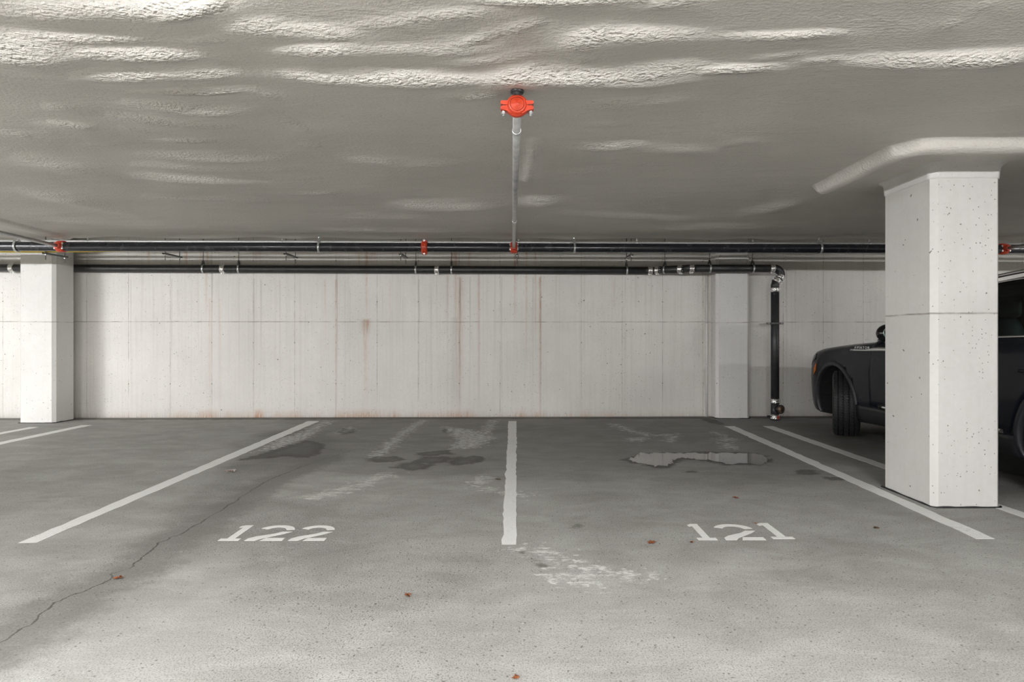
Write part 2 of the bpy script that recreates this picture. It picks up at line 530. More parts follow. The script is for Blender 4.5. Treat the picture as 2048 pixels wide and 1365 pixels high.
def build_floor():
    xs = axis(-6.2, 6.2, .03, -14.2, 14.2, .4)
    ys = axis(1.9, 8.72, .022, -12.1, 8.72, .4)
    ys = ys[ys < 8.8]
    gx, gy = np.meshgrid(xs, ys)
    P = np.stack([gx, gy, np.zeros_like(gx)], -1)
    me = grid_mesh('floor', P)
    Q = np.stack([gx.ravel(), gy.ravel()], -1)
    # damp patches
    damp = np.full(len(Q), 1.0)
    D = [
        [(90, 330), (250, 285), (440, 225), (560, 195), (640, 210), (680, 235), (640, 285), (560, 310), (400, 300), (280, 315)],
        [(920, 315), (1000, 295), (1130, 300), (1200, 320), (1120, 335), (980, 335)],
        [(1090, 375), (1150, 345), (1260, 330), (1330, 345), (1390, 350), (1320, 380), (1220, 392)],
        [(1250, 285), (1300, 268), (1400, 262), (1470, 258), (1490, 285), (1400, 295), (1290, 300)],
        [(1450, 345), (1500, 305), (1600, 295), (1680, 295), (1700, 325), (1620, 348), (1540, 362)],
        [(1210, 330), (1320, 300), (1480, 300), (1500, 320), (1380, 350), (1300, 345)],
        [(740, 150), (790, 120), (880, 125), (860, 145), (800, 160)],
        [(1420, 130), (1450, 122), (1445, 150)],
    ]
    for p in D:
        damp = np.minimum(damp, poly_sdf(Q, zl(p, 440, 820)))
    D2 = [
        [(500, 325), (640, 285), (740, 275), (1000, 270), (1340, 270), (1450, 295), (1500, 325), (1440, 356), (1250, 356), (1190, 369), (1140, 345), (1020, 326), (930, 322), (880, 350), (830, 376), (750, 376), (650, 352)],
        [(1010, 52), (1060, 48), (1140, 70), (1200, 100), (1130, 95), (1060, 80)],
        [(900, 400), (1000, 396), (1020, 402), (940, 410)],
        [(1620, 395), (1700, 380), (1800, 395), (1760, 420), (1650, 415)],
        [(1790, 430), (1960, 430), (1990, 450), (1850, 455)],
    ]
    for p in D2:
        damp = np.minimum(damp, poly_sdf(Q, zl(p, 1080, 820)))
    # strip under the wall
    wallstrip = (8.30 + SK * Q[:, 0]) - Q[:, 1]
    damp = np.minimum(damp, wallstrip + .04)
    # under the car
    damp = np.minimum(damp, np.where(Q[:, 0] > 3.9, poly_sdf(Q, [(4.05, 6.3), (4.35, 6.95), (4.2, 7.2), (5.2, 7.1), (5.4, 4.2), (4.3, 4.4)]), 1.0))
    # dark blot at the end of the middle line, small spots
    damp = np.minimum(damp, poly_sdf(Q, zl([(835, 130), (900, 128), (1000, 190), (1090, 225), (1080, 250), (960, 225), (860, 180)], 700, 1050, 2.56)) + .03)
    damp = np.minimum(damp, poly_sdf(Q, zl([(1140, 5), (1180, 0), (1205, 15), (1165, 22)], 700, 1050, 2.56)))
    attr(me, 'damp', np.clip(damp, -1, 1))
    # lime bloom
    pale = np.full(len(Q), 1.0)
    for p, o in [
        ([(380, 190), (500, 150), (640, 130), (560, 180), (420, 230), (220, 275), (300, 240)], 440),
        ([(1440, 110), (1620, 130), (1760, 180), (1650, 240), (1480, 250), (1520, 190)], 440),
        ([(740, 150), (830, 112), (850, 135), (760, 158)], 440),
        ([(1600, 470), (1660, 430), (1720, 440), (1640, 500)], 440),
        ([(570, 180), (690, 178), (630, 205), (580, 200)], 1080),
        ([(800, 200), (830, 160), (880, 155), (840, 205)], 1080),
        ([(1140, 185), (1250, 185), (1240, 200), (1150, 196)], 1080),
    ]:
        pale = np.minimum(pale, poly_sdf(Q, zl(p, o, 820)))
    for p, o, w in [
        ([(1300, 70), (1190, 140), (1080, 230), (1000, 300)], 440, .045),
        ([(1745, 70), (1710, 140), (1640, 230)], 440, .04),
        ([(690, 75), (540, 150)], 440, .05),
        ([(1060, 420), (860, 500), (600, 560)], 440, .05),
        ([(480, 95), (560, 130), (700, 165), (860, 160)], 1080, .035),
        ([(1120, 145), (1200, 185)], 1080, .03),
        ([(1180, 215), (1220, 245)], 1080, .05),
    ]:
        pale = np.minimum(pale, line_sdf(Q, zl(p, o, 820), w))
    for u, v, w in [(1010, 985, .04), (1170, 1135, .05), (1230, 1145, .05), (1080, 1105, .04), (1140, 1160, .03)]:
        pale = np.minimum(pale, line_sdf(Q, [fl(u - 40, v - 6), fl(u + 40, v + 6)], w * .7))
    attr(me, 'pale', np.clip(pale, -1, 1))
    # the long crack
    cp = [(-60, 1312), (0, 1283), (60, 1250), (118, 1205), (180, 1178), (228, 1157), (230, 1145), (265, 1135), (295, 1108), (315, 1088),
          (370, 1066), (430, 1027), (480, 997), (530, 965), (590, 938), (650, 918)]
    cw = [fl(*p) for p in cp]
    jit = []
    for a, b in zip(cw[:-1], cw[1:]):
        for k in range(4):
            s = k / 4
            jit.append((a[0] + (b[0] - a[0]) * s + rng.normal(0, .010), a[1] + (b[1] - a[1]) * s + rng.normal(0, .012)))
    jit.append(cw[-1])
    d = np.full(len(Q), 9.0)
    sg = np.ones(len(Q))
    for a, b in zip(jit[:-1], jit[1:]):
        dd, _ = seg_dist(Q, a, b)
        side = np.sign((b[0] - a[0]) * (Q[:, 1] - a[1]) - (b[1] - a[1]) * (Q[:, 0] - a[0]))
        m = dd < d
        d[m] = dd[m]
        sg[m] = side[m]
    attr(me, 'crack', np.clip(d * sg, -1, 1))
    # soft lighter and darker areas, darker towards the wall, worn along the crack
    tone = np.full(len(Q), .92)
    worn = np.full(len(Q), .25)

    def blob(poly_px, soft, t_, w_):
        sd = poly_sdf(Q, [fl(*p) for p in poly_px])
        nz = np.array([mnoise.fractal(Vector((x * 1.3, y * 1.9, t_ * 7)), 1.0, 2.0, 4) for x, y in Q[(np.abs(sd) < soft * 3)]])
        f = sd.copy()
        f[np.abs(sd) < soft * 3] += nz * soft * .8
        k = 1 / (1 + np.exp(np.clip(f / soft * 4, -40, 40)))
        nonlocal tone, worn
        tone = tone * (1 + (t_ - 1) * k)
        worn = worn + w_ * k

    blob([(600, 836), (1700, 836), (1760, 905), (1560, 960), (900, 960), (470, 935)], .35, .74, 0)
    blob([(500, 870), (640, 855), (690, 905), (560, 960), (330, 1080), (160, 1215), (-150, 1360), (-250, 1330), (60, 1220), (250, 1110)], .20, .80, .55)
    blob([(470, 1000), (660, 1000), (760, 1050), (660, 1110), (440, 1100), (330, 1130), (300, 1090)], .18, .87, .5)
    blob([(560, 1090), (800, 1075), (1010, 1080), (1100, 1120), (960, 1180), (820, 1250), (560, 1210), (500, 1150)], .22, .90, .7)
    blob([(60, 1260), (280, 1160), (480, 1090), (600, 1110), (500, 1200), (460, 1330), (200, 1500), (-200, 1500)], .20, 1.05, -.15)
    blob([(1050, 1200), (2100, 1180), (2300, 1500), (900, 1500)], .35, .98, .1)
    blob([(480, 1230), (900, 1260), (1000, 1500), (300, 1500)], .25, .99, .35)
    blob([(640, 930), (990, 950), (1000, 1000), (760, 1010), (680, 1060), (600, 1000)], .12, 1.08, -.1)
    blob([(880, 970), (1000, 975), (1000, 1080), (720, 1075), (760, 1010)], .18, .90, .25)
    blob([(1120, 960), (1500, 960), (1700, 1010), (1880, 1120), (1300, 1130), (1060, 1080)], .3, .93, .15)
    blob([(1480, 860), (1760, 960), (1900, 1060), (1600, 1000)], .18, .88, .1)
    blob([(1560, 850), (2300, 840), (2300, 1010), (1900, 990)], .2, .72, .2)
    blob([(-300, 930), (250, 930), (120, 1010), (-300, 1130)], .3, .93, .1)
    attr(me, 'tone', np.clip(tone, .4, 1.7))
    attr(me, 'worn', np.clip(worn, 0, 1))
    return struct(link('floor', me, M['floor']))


build_floor()


# ------------------------------------------------------------------ ceiling of sprayed foam
CZ = 1.21 + H                                   # 2.39 m clear


def build_ceiling():
    xs = axis(-6.8, 6.8, .022, -14.0, 14.0, .3)
    ys = axis(1.8, 7.06, .012, -12.0, 7.06, .3)
    gx, gy = np.meshgrid(xs, ys)
    pu = CX + gx / np.maximum(gy, .3) * F
    pv = CY - 1.21 / np.maximum(gy, .3) * F
    # spray passes: ridges whose near face turns to the aisle (along X mostly), in metres on the slab
    S = [
        (0, 25, 400, 15, 14, .7), (300, 30, 450, 8, 10, .8), (-100, 88, 140, 95, 20, 1.), (140, 95, 410, 105, 8, .9), (0, 72, 300, 75, 7, .6),
        (150, 140, 330, 132, 10, .9), (250, 130, 480, 142, 8, .7), (460, 45, 560, 55, 14, .9), (480, 55, 720, 70, 10, .8), (380, 78, 450, 72, 7, .6),
        (560, 95, 720, 95, 10, .8), (540, 142, 900, 150, 10, 1.), (700, 150, 980, 152, 8, .8), (290, 172, 490, 172, 4, .8), (250, 203, 500, 212, 7, 1.),
        (220, 230, 460, 250, 5, .8), (490, 172, 560, 195, 5, .6), (90, 215, 160, 220, 6, .5), (100, 245, 190, 257, 4, .6), (240, 255, 320, 265, 4, .7),
        (330, 278, 430, 280, 3, .7), (560, 235, 620, 262, 7, .6), (560, 280, 640, 290, 6, .5), (280, 308, 600, 312, 7, .5), (270, 330, 600, 335, 5, .55),
        (270, 352, 640, 360, 6, .6), (290, 393, 600, 403, 3, .55), (560, 385, 680, 383, 3, .5), (30, 315, 200, 345, 6, .5), (0, 262, 60, 275, 5, .4),
        (700, 60, 1000, 20, 9, .5), (700, 100, 1000, 98, 8, .6), (860, 110, 1010, 60, 8, .6), (960, 160, 1090, 130, 12, 1.), (880, 190, 1000, 172, 7, .8),
        (920, 122, 1110, 98, 8, .8), (1010, 60, 1100, 35, 9, .7), (1130, 92, 1230, 50, 16, 1.), (1220, 62, 1400, 75, 12, .9), (1450, 78, 1690, 70, 6, .8),
        (1000, 142, 1400, 135, 12, 1.), (1180, 152, 1400, 150, 8, .7), (1400, 140, 1560, 130, 5, .9), (1500, 120, 1610, 106, 5, .8), (1700, 125, 2100, 108, 9, .8),
        (1600, 125, 1690, 118, 5, .5), (1160, 205, 1380, 190, 8, .8), (1170, 248, 1260, 246, 4, .5), (1140, 292, 1290, 288, 5, .7), (1290, 300, 1420, 300, 6, .45),
        (1460, 290, 1520, 283, 5, .4), (1120, 345, 1240, 335, 4, .6), (1075, 285, 1055, 362, 9, .9), (1040, 402, 1120, 395, 7, .8), (790, 408, 1000, 408, 6, .8),
        (1880, 60, 2000, 5, 9, .5), (1480, 430, 1640, 395, 5, .4), (950, 5, 1300, 0, 8, .8), (1290, 16, 1400, 2, 8, .7), (820, 330, 960, 322, 5, .4),
        (700, 318, 800, 325, 5, .4), (40, 380, 260, 420, 7, .4), (640, 430, 1000, 440, 4, .35), (1100, 425, 1400, 440, 4, .35), (1300, 455, 1700, 445, 4, .35),
        (100, 440, 400, 455, 5, .3), (650, 460, 950, 462, 3, .3), (1150, 120, 1200, 100, 10, .6),
    ]
    slope = np.zeros_like(gx)
    vis = gy > 1.5
    for u0, v0, u1, v1, hw, st in S:
        # distance measured across the photo is turned into metres along Y at that depth
        a = np.array([u0, v0], float)
        d = np.array([u1 - u0, v1 - v0], float)
        L2 = (d * d).sum()
        tt = np.clip(((pu - a[0]) * d[0] + (pv - a[1]) * d[1]) / L2, -.4, 1.4)
        end = np.clip(1 - np.maximum(np.abs(tt - .5) - .22, 0) / .45, 0, 1)
        end = end * end * (3 - 2 * end)
        dist = np.hypot(pu - a[0] - np.clip(tt, 0, 1) * d[0], pv - a[1] - np.clip(tt, 0, 1) * d[1])
        slope = np.maximum(slope, st * np.exp(-(dist / (hw * 1.05)) ** 2.5) * end * vis)
    wob = np.zeros_like(gx)
    for j in range(gx.shape[0]):
        y = ys[j]
        if y < 1.0:
            continue
        for i in range(gx.shape[1]):
            x = xs[i]
            q = Vector((x * .9 + .25 * math.sin(y * 2.0), y * 5.5, 3.1))
            wob[j, i] = mnoise.noise(q) * .6 + mnoise.noise(q * 2.3) * .35 + .25 * mnoise.noise(Vector((x * 6, y * 9, 0)))
    brk = np.clip(.80 + 1.1 * wob, .05, 1.4)
    sl = slope * .80 * brk + wob * .055
    b = np.zeros_like(gx)
    for j in range(1, len(ys)):
        dy = ys[j] - ys[j - 1]
        b[j] = b[j - 1] * math.exp(-dy / .20) + sl[j] * min(dy, .03)
    fx = np.exp(-.5 * (np.arange(-14, 15) / 4.5) ** 2)
    fx /= fx.sum()
    b = np.stack([np.convolve(np.pad(row, 14, mode='edge'), fx, mode='valid') for row in b])
    b -= .012
    Q = np.stack([gx.ravel(), gy.ravel()], -1)

    def bead(pts, w, h, inner):
        nonlocal b
        d = line_sdf(Q, pts, 0).reshape(gx.shape)
        b = b + h * np.sqrt(np.clip(1 - (d / w) ** 2, 0, 1)) ** .8
        if inner:
            s = poly_sdf(Q, inner).reshape(gx.shape)
            b = b * (1 - 1 / (1 + np.exp(np.clip(s / .03, -40, 40)))) - .008 / (1 + np.exp(np.clip(s / .03, -40, 40)))
    bead([(2.44, 4.58), (2.44, 3.70), (2.52, 3.60), (7.5, 3.56)], .085, .075, None)
    bead([(.10, 3.55), (.075, 4.35)], .06, .018, None)
    near = np.clip(1 - np.maximum(np.abs(gx - 3.11) - .30, 0) / .12, 0, 1) * np.clip(1 - np.maximum(np.abs(gy - 4.27) - .34, 0) / .10, 0, 1)
    b = b * (1 - near) - .004 * near
    bead([(-5.55, 7.05), (-5.42, 5.6), (-5.40, 4.0)], .12, .03, None)
    # fairing up to the near column top
    z = CZ - b
    # last lip towards the wall
    lip = np.clip((gy - 6.86) / .2, 0, 1)
    z = z - .006 * lip ** 2 + .010 * np.sin(gx * 5.1 + 1.3 * np.sin(gx * 2.3)) * lip
    yy = gy + SK * gx * np.clip((gy - 5) / 2, 0, 1)
    P = np.stack([gx, yy, z], -1)
    # turn up behind the lip and run to the wall as bare slab
    extra = []
    for dy, zz in ((.012, .012), (.02, .05), (.024, .30), (1.9, .30)):
        row = P[-1].copy()
        row[:, 1] += dy
        row[:, 2] = row[:, 2] + zz if zz < .1 else CZ + zz
        extra.append(row[None])
    P = np.concatenate([P] + extra, 0)
    me = grid_mesh('ceiling', P, True, True)
    co = np.clip(slope * brk, 0, 1)
    attr(me, 'coarse', np.concatenate([co, np.zeros((4, co.shape[1]))], 0))
    return struct(link('ceiling', me, M['foam']))


build_ceiling()


# ------------------------------------------------------------------ walls
def yw(x):
    return 8.575 + SK * x


def build_back_wall():
    xs = axis(-7.2, 6.2, .012, -14.0, 14.0, .3)
    zs = np.arange(0, 2.75, .035)
    gx, gz = np.meshgrid(xs, zs)
    P = np.stack([gx, yw(gx), gz], -1)
    me = grid_mesh('wall_back', P, False)
    pu = CX + gx / yw(gx) * F
    pv = CY - (gz - H) / yw(gx) * F
    rust = np.zeros_like(gx)
    grime = np.zeros_like(gx)

    def st(a, u, v0, v1, w, k, fade=True):
        g = np.exp(-((pu - u) / w) ** 2)
        f = ((pv >= v0 - 3) & (pv <= v1)).astype(float)
        if fade:
            f = f * np.clip(1.15 - (pv - v0) / max(1, (v1 - v0)), 0, 1)
        np.maximum(a, g * f * k, out=a)

    for u, v0, v1, w, k in [(733, 495, 560, 3, 1.0), (733, 545, 640, 2, .5), (735, 644, 672, 3, .9), (728, 644, 700, 2, .7), (731, 670, 830, 4, .35), (718, 495, 540, 2, .7),
                            (745, 495, 530, 8, .5), (720, 495, 512, 12, .7), (372, 495, 545, 3, .8), (402, 495, 530, 2, .6), (415, 495, 545, 2, .8), (413, 545, 640, 2, .45),
                            (420, 600, 835, 4, .22), (520, 500, 540, 3, .4), (514, 500, 520, 8, .45), (911, 495, 640, 4, .6), (905, 495, 540, 3, .6), (938, 495, 535, 4, .5),
                            (920, 560, 835, 8, .30), (1030, 495, 640, 2, .8), (1036, 495, 560, 2, .6), (1053, 495, 560, 2, 1.), (1053, 550, 760, 2, .4), (1071, 500, 700, 2, .5),
                            (1080, 560, 835, 2, .7), (672, 560, 835, 3, .3), (957, 560, 835, 4, .22), (895, 540, 640, 3, .3), (1228, 560, 640, 4, .22), (1415, 540, 835, 4, .35),
                            (650, 560, 700, 2, .25), (958, 560, 800, 2, .3), (780, 560, 700, 2, .2), (297, 500, 530, 3, .5), (440, 600, 835, 3, .15)]:
        st(rust, u, v0, v1, w, k)
    for u, v0, v1, w, k in [(920, 560, 840, 1.6, .9), (838, 560, 800, 1.2, .55), (674, 540, 760, 1.2, .55), (424, 545, 640, 1.2, .6), (1081, 560, 835, 1.4, .7), (958, 540, 800, 1.2, .5),
                            (1003, 560, 800, 1.2, .4), (508, 560, 830, 1.2, .5), (522, 560, 760, 1.0, .5), (731, 640, 668, 9, .55), (910, 640, 835, 7, .28), (895, 560, 760, 1.2, .4),
                            (343, 560, 835, 1.2, .4), (262, 560, 835, 1.0, .3), (1250, 560, 800, 1.0, .3), (862, 545, 835, 1.0, .4), (940, 560, 835, 1.0, .35), (1066, 560, 835, 1.0, .35),
                            (800, 560, 700, 1.0, .3), (874, 550, 700, 1.0, .3), (690, 560, 835, 1.0, .25), (560, 560, 835, 1.0, .25), (600, 560, 835, 1.0, .2), (1160, 600, 835, 1.2, .25),
                            (1410, 740, 835, 5, .35), (1573, 540, 835, 1.0, .4), (1664, 560, 760, 1.0, .4), (1590, 540, 700, 1.0, .3)]:
        st(grime, u, v0, v1, w, k)
    for k in range(90):
        st(grime, rng.uniform(250, 1400), rng.uniform(500, 640), rng.uniform(660, 840), .9, rng.uniform(.06, .22))
    # splash and rust along the foot of the wall
    foot = np.clip((pv - 812) / 22, 0, 1) ** 2
    nf = np.interp(pu.ravel(), np.arange(-400, 2500, 14), np.clip(rng.normal(.25, .28, 208), 0, 1)[:len(np.arange(-400, 2500, 14))]).reshape(pu.shape)
    zone = np.exp(-((pu - 800) / 520.) ** 4)
    rust = np.maximum(rust, foot * nf * zone * 1.1)
    for u, w, k in [(517, 10, 1.1), (415, 22, .6), (728, 40, .7), (910, 30, .6), (935, 18, .6), (1080, 10, .5), (1215, 22, .3)]:
        rust = np.maximum(rust, np.exp(-((pu - u) / w) ** 2) * np.clip((pv - 818) / 14, 0, 1) * k)
    grime = np.maximum(grime, foot * .25)
    grime = np.maximum(grime, np.clip((pv - 828) / 8, 0, 1) * .55)
    attr(me, 'rust', np.clip(rust, 0, 1))
    attr(me, 'grime', np.clip(grime, 0, 1))
    return struct(link('wall_back', me, M['wall']))


build_back_wall()
for nm, c, d in (('wall_left', (-14.05, -1.7, 1.35), (.1, 21, 2.7)), ('wall_right', (14.05, -1.7, 1.35), (.1, 21.4, 2.7)), ('wall_front', (0, -12.05, 1.35), (28, .1, 2.7))):
    struct(MB().box(c, d).build(nm, M['plainwall']))


# ------------------------------------------------------------------ columns
def prism(mb, pts, z0, z1):
    n = len(pts)
    vs = [(x, y, z0) for x, y in pts] + [(x, y, z1) for x, y in pts]
    fs = [(i, (i + 1) % n, n + (i + 1) % n, n + i) for i in range(n)]
    fs += [tuple(range(n - 1, -1, -1)), tuple(range(n, 2 * n))]
    return mb.add(vs, fs)


def chamf(x0, x1, y0, y1, c=.036):
    return [(x0 + c, y0), (x1 - c, y0), (x1, y0 + c), (x1, y1 - c), (x1 - c, y1), (x0 + c, y1), (x0, y1 - c), (x0, y0 + c)]


def column(name, x0, x1, y0, y1, top, mat, foot=True):
    o = struct(prism(MB(), chamf(x0, x1, y0, y1), 0, top).build(name, mat))
    return o


NC = (2.868, 3.348, 3.99, 4.55)
nc = column('column', *NC, 2.40, M['column'])
lc = column('column', -6.925, -6.428, 7.935, 8.314, 2.68, M['column_far'])
pc = column('column', 2.862, 3.352, 8.385, 8.66, 2.68, M['column_far'])


def foam_collar():
    """thick sprayed foam turned down over the head of the near column"""
    x0, x1, y0, y1 = NC
    cx, cy = (x0 + x1) / 2, (y0 + y1) / 2
    base = []
    pts = chamf(x0, x1, y0, y1)
    per = []
    nrm = []
    for i in range(8):
        a, b = pts[i], pts[(i + 1) % 8]
        m = 36 if i % 2 == 0 else 6
        L = math.dist(a, b)
        for k in range(m):
            s = k / m
            per.append((a[0] + (b[0] - a[0]) * s, a[1] + (b[1] - a[1]) * s))
            nrm.append(((b[1] - a[1]) / L, -(b[0] - a[0]) / L))
    rows = []
    prof = [(-.004, .0), (.004, .001), (.008, .008), (.010, .030), (.012, .055), (.016, .078), (.024, .092), (.036, .102), (.060, .116)]
    for off, hgt in prof:
        row = []
        for (x, y), (dx, dy) in zip(per, nrm):
            w = mnoise.noise(Vector((x * 9, y * 9, hgt * 6)))
            w2 = mnoise.noise(Vector((x * 4, y * 4, 7)))
            e = off * (1 + .35 * w)
            z = 2.288 + hgt * (1 + .05 * w2) + (.004 * w if hgt < .01 else 0)
            row.append((x + dx * e, y + dy * e, z))
        rows.append(row)
    n = len(per)
    vs = [p for r in rows for p in r]
    fs = [(j * n + i, j * n + (i + 1) % n, (j + 1) * n + (i + 1) % n, (j + 1) * n + i) for j in range(len(rows) - 1) for i in range(n)]
    mb = MB()
    mb.add(vs, fs, True)
    o = mb.build('foam_collar', M['foam_white'], nc)
    o['label'] = 'rough white foam collar'


foam_collar()


def sealant(name, pts, r, parent):
    """dark ragged bead of sealant where the concrete meets the slab"""
    P, R = [], []
    for a, b in zip(pts[:-1], pts[1:]):
        n = max(3, int(math.dist(a, b) / .04))
        for k in range(n):
            s = k / n
            P.append((a[0] + (b[0] - a[0]) * s, a[1] + (b[1] - a[1]) * s, .001))
            R.append(r * (1 + .6 * mnoise.noise(Vector((P[-1][0] * 11, P[-1][1] * 11, 2)))))
    P.append((*pts[-1], .001))
    R.append(r)
    return MB().tube(P, R, 8).build(name, M['dark'], parent)


x0, x1, y0, y1 = NC
sealant('base_sealant', [(x0 - .004, y1), (x0 - .004, y0 + .02), (x0 + .02, y0 - .004), (x1 - .02, y0 - .004), (x1 + .004, y0 + .02)], .0085, nc)
sealant('base_sealant', [(-6.92, 7.931), (-6.455, 7.931), (-6.424, 7.96), (-6.424, 8.30)], .010, lc)
sealant('base_sealant', [(2.858, 8.58), (2.858, 8.41), (2.89, 8.381), (3.33, 8.381), (3.356, 8.41), (3.356, 8.58)], .008, pc)


# ------------------------------------------------------------------ floor markings
def flat(name, polys, mat, z=.0016, thick=.0014, parent=None):
    mb = MB()
    for p in polys:
        prism(mb, p, z - thick, z)
    return mb.build(name, mat, parent)


def ragged(a, b, c, d, n=60, amp=.0035):
    """quad a-b (near edge) to d-c (far edge), long edges a->d and b->c made slightly ragged"""
    L = [(a[0] + (d[0] - a[0]) * k / n + rng.normal(0, amp), a[1] + (d[1] - a[1]) * k / n) for k in range(n + 1)]
    R = [(b[0] + (c[0] - b[0]) * k / n + rng.normal(0, amp), b[1] + (c[1] - b[1]) * k / n) for k in range(n + 1)]
    mb = MB()
    vs = []
    for (lx, ly), (rx, ry) in zip(L, R):
        vs += [(lx, ly, .0016), (rx, ry, .0016), (rx, ry, .0001), (lx, ly, .0001)]
    fs = []
    for k in range(n):
        i, j = 4 * k, 4 * k + 4
        fs += [(i, i + 1, j + 1, j), (i + 1, i + 2, j + 2, j + 1), (i + 3, i, j, j + 3)]
    fs += [(0, 3, 2, 1), (4 * n, 4 * n + 1, 4 * n + 2, 4 * n + 3)]
    return mb.add(vs, fs)


def line(near_l, near_r, far_r, far_l, label):
    o = ragged(fl(*near_l), fl(*near_r), fl(*far_r), fl(*far_l)).build('parking_line', M['paint'])
    return tag(o, label, 'parking line', 'painted parking lines')


line((37, 1087), (74, 1086), (639, 843), (616, 843), 'long white parking line left of the painted number 122')
line((1004, 1090), (1032, 1090), (1033, 843), (1017, 843), 'white parking line between the painted numbers 122 and 121, stained near the wall')
line((1955, 1079), (1992, 1079), (1469, 853), (1449, 853), 'white parking line right of the number 121, running past the near column foot')


def wline(xn0, xn1, yn, xf0, xf1, yf, label):
    o = ragged((xn0, yn), (xn1, yn), (xf1, yf), (xf0, yf)).build('parking_line', M['paint'])
    return tag(o, label, 'parking line', 'painted parking lines')


wline(3.30, 3.40, 3.36, 3.235, 3.375, 7.67, 'white parking line behind the near column, beside the dark car')
wline(-5.75, -5.63, 3.3, -5.91, -5.77, 7.75, 'left-edge white parking line, the nearer of the two by the left column')
wline(-6.42, -6.31, 3.3, -6.47, -6.34, 7.58, 'short white line at the left edge, closest to the foot of the left column')


# stencilled digits, drawn in a cell 1 high (w = its width), each a child of its number
def arc(cx, cy, rx, ry, a0, a1, n=14):
    return [(cx + rx * math.cos(math.radians(a0 + (a1 - a0) * k / n)), cy + ry * math.sin(math.radians(a0 + (a1 - a0) * k / n))) for k in range(n + 1)]


def digit1(w):
    # slab base, stem and flag in one piece
    return [[(0, 0), (w, 0), (w, .13), (w * .70, .13), (w * .70, 1.0), (w * .32, 1.0), (w * .10, .93), (w * .12, .82), (w * .32, .86), (w * .32, .13), (0, .13)]]


def digit2(w):
    r = w / 2
    top = arc(r, .66, r * 1.0, .34, 158, 8) + [(w * .80, .68)] + arc(r, .66, r * .55, .20, 14, 160)
    diag = [(w * .02, 0), (w * .28, 0), (w * .38, .12), (w * .84, .42), (w * 1.0, .57), (w * .74, .57), (w * .58, .44), (w * .18, .26), (w * .04, .14)]
    bar = [(w * .42, 0), (w * 1.0, 0), (w * 1.0, .17), (w * .50, .17)]
    return [top, diag, bar]


def fan(poly):
    return poly


def number(cells, y0, hgt, name, label):
    x_mid = sum(c[1] for c in cells) / len(cells)
    root = empty(name, (x_mid, y0, 0), label, 'bay number', 'stencilled bay numbers')
    for ch, x, w, dy, h in cells:
        polys = digit1(w / h) if ch == '1' else digit2(w / h)
        mb = MB()
        for p in polys:
            q = [(px * h + x - x_mid, py * h + dy) for px, py in p]
            n = len(q)
            bm = bmesh.new()
            vv = [bm.verts.new((a, b, .0017)) for a, b in q]
            f = bm.faces.new(vv)
            bm.normal_update()
            r = bmesh.ops.triangulate(bm, faces=[f], ngon_method='EAR_CLIP')
            bm.verts.index_update()
            mb.add([v.co for v in bm.verts], [[v.index for v in g.verts] for g in bm.faces])
            mb.add([(a, b, .0017) for a, b in q] + [(a, b, .0002) for a, b in q], [(i, (i + 1) % n, n + (i + 1) % n, n + i) for i in range(n)])
            bm.free()
        mb.build('digit', M['paint'], root)
    return root


number([('1', -1.755, .118, 0, .275), ('2', -1.605, .222, 0, .275), ('2', -1.352, .215, 0, .272)], 3.337, .275, 'painted_number', 'white stencilled number 122 on the floor of the left bay')
number([('1', 1.040, .112, 0, .29), ('2', 1.195, .240, 0, .285), ('1', 1.484, .128, .018, .29)], 3.348, .29, 'painted_number', 'white stencilled number 121 on the floor of the right bay')


# puddle
def puddle():
    p = zl([(560, 318), (600, 308), (650, 284), (740, 281), (900, 280), (1050, 279), (1180, 279), (1340, 280), (1420, 292), (1478, 322), (1430, 348), (1345, 347), (1300, 342), (1250, 350), (1195, 352), (1165, 338),
            (1130, 328), (1060, 322), (1000, 320), (930, 305), (860, 322), (835, 350), (815, 364), (740, 365), (690, 352), (620, 340)], 1080, 820)
    q = []
    n = len(p)
    for i in range(n):
        a, b = p[i], p[(i + 1) % n]
        m = max(2, int(math.dist(a, b) / .03))
        for k in range(m):
            s = k / m
            q.append((a[0] + (b[0] - a[0]) * s + rng.normal(0, .007), a[1] + (b[1] - a[1]) * s + rng.normal(0, .03)))
    bm = bmesh.new()
    f = bm.faces.new([bm.verts.new((x, y, .0035)) for x, y in q])
    bm.normal_update()
    bmesh.ops.triangulate(bm, faces=[f], ngon_method='EAR_CLIP')
    me = bpy.data.meshes.new('puddle')
    bm.to_mesh(me)
    bm.free()
    o = link('puddle', me, M['water'])
    if me.polygons[0].normal.z < 0:
        me.flip_normals()
    tag(o, 'shallow puddle of clear water in the right bay, reflecting the back wall', 'puddle')


puddle()


# litter
def leaf(u, v, size, mat, rot, label, name='dry_leaf', cat='leaf', crumple=.3):
    x, y = fl(u, v)
    n = 16
    bm = bmesh.new()
    c = bm.verts.new((0, 0, size * crumple * .6))
    ring = []
    for k in range(n):
        th = 2 * PI * k / n
        r = size * (.42 + .16 * math.cos(th * 5 + rot) + rng.uniform(-.06, .06))
        ring.append(bm.verts.new((r * math.cos(th) * 1.25, r * math.sin(th), max(.001, size * crumple * rng.uniform(.0, .75)))))
    for k in range(n):
        bm.faces.new((c, ring[k], ring[(k + 1) % n]))
    bmesh.ops.solidify(bm, geom=list(bm.faces), thickness=.0012)
    me = bpy.data.meshes.new(name)
    bm.to_mesh(me)
    bm.free()
    o = link(name, me, mat)
    o.location = (x, y, .002)
    o.rotation_euler.z = rot
    return tag(o, label, cat)


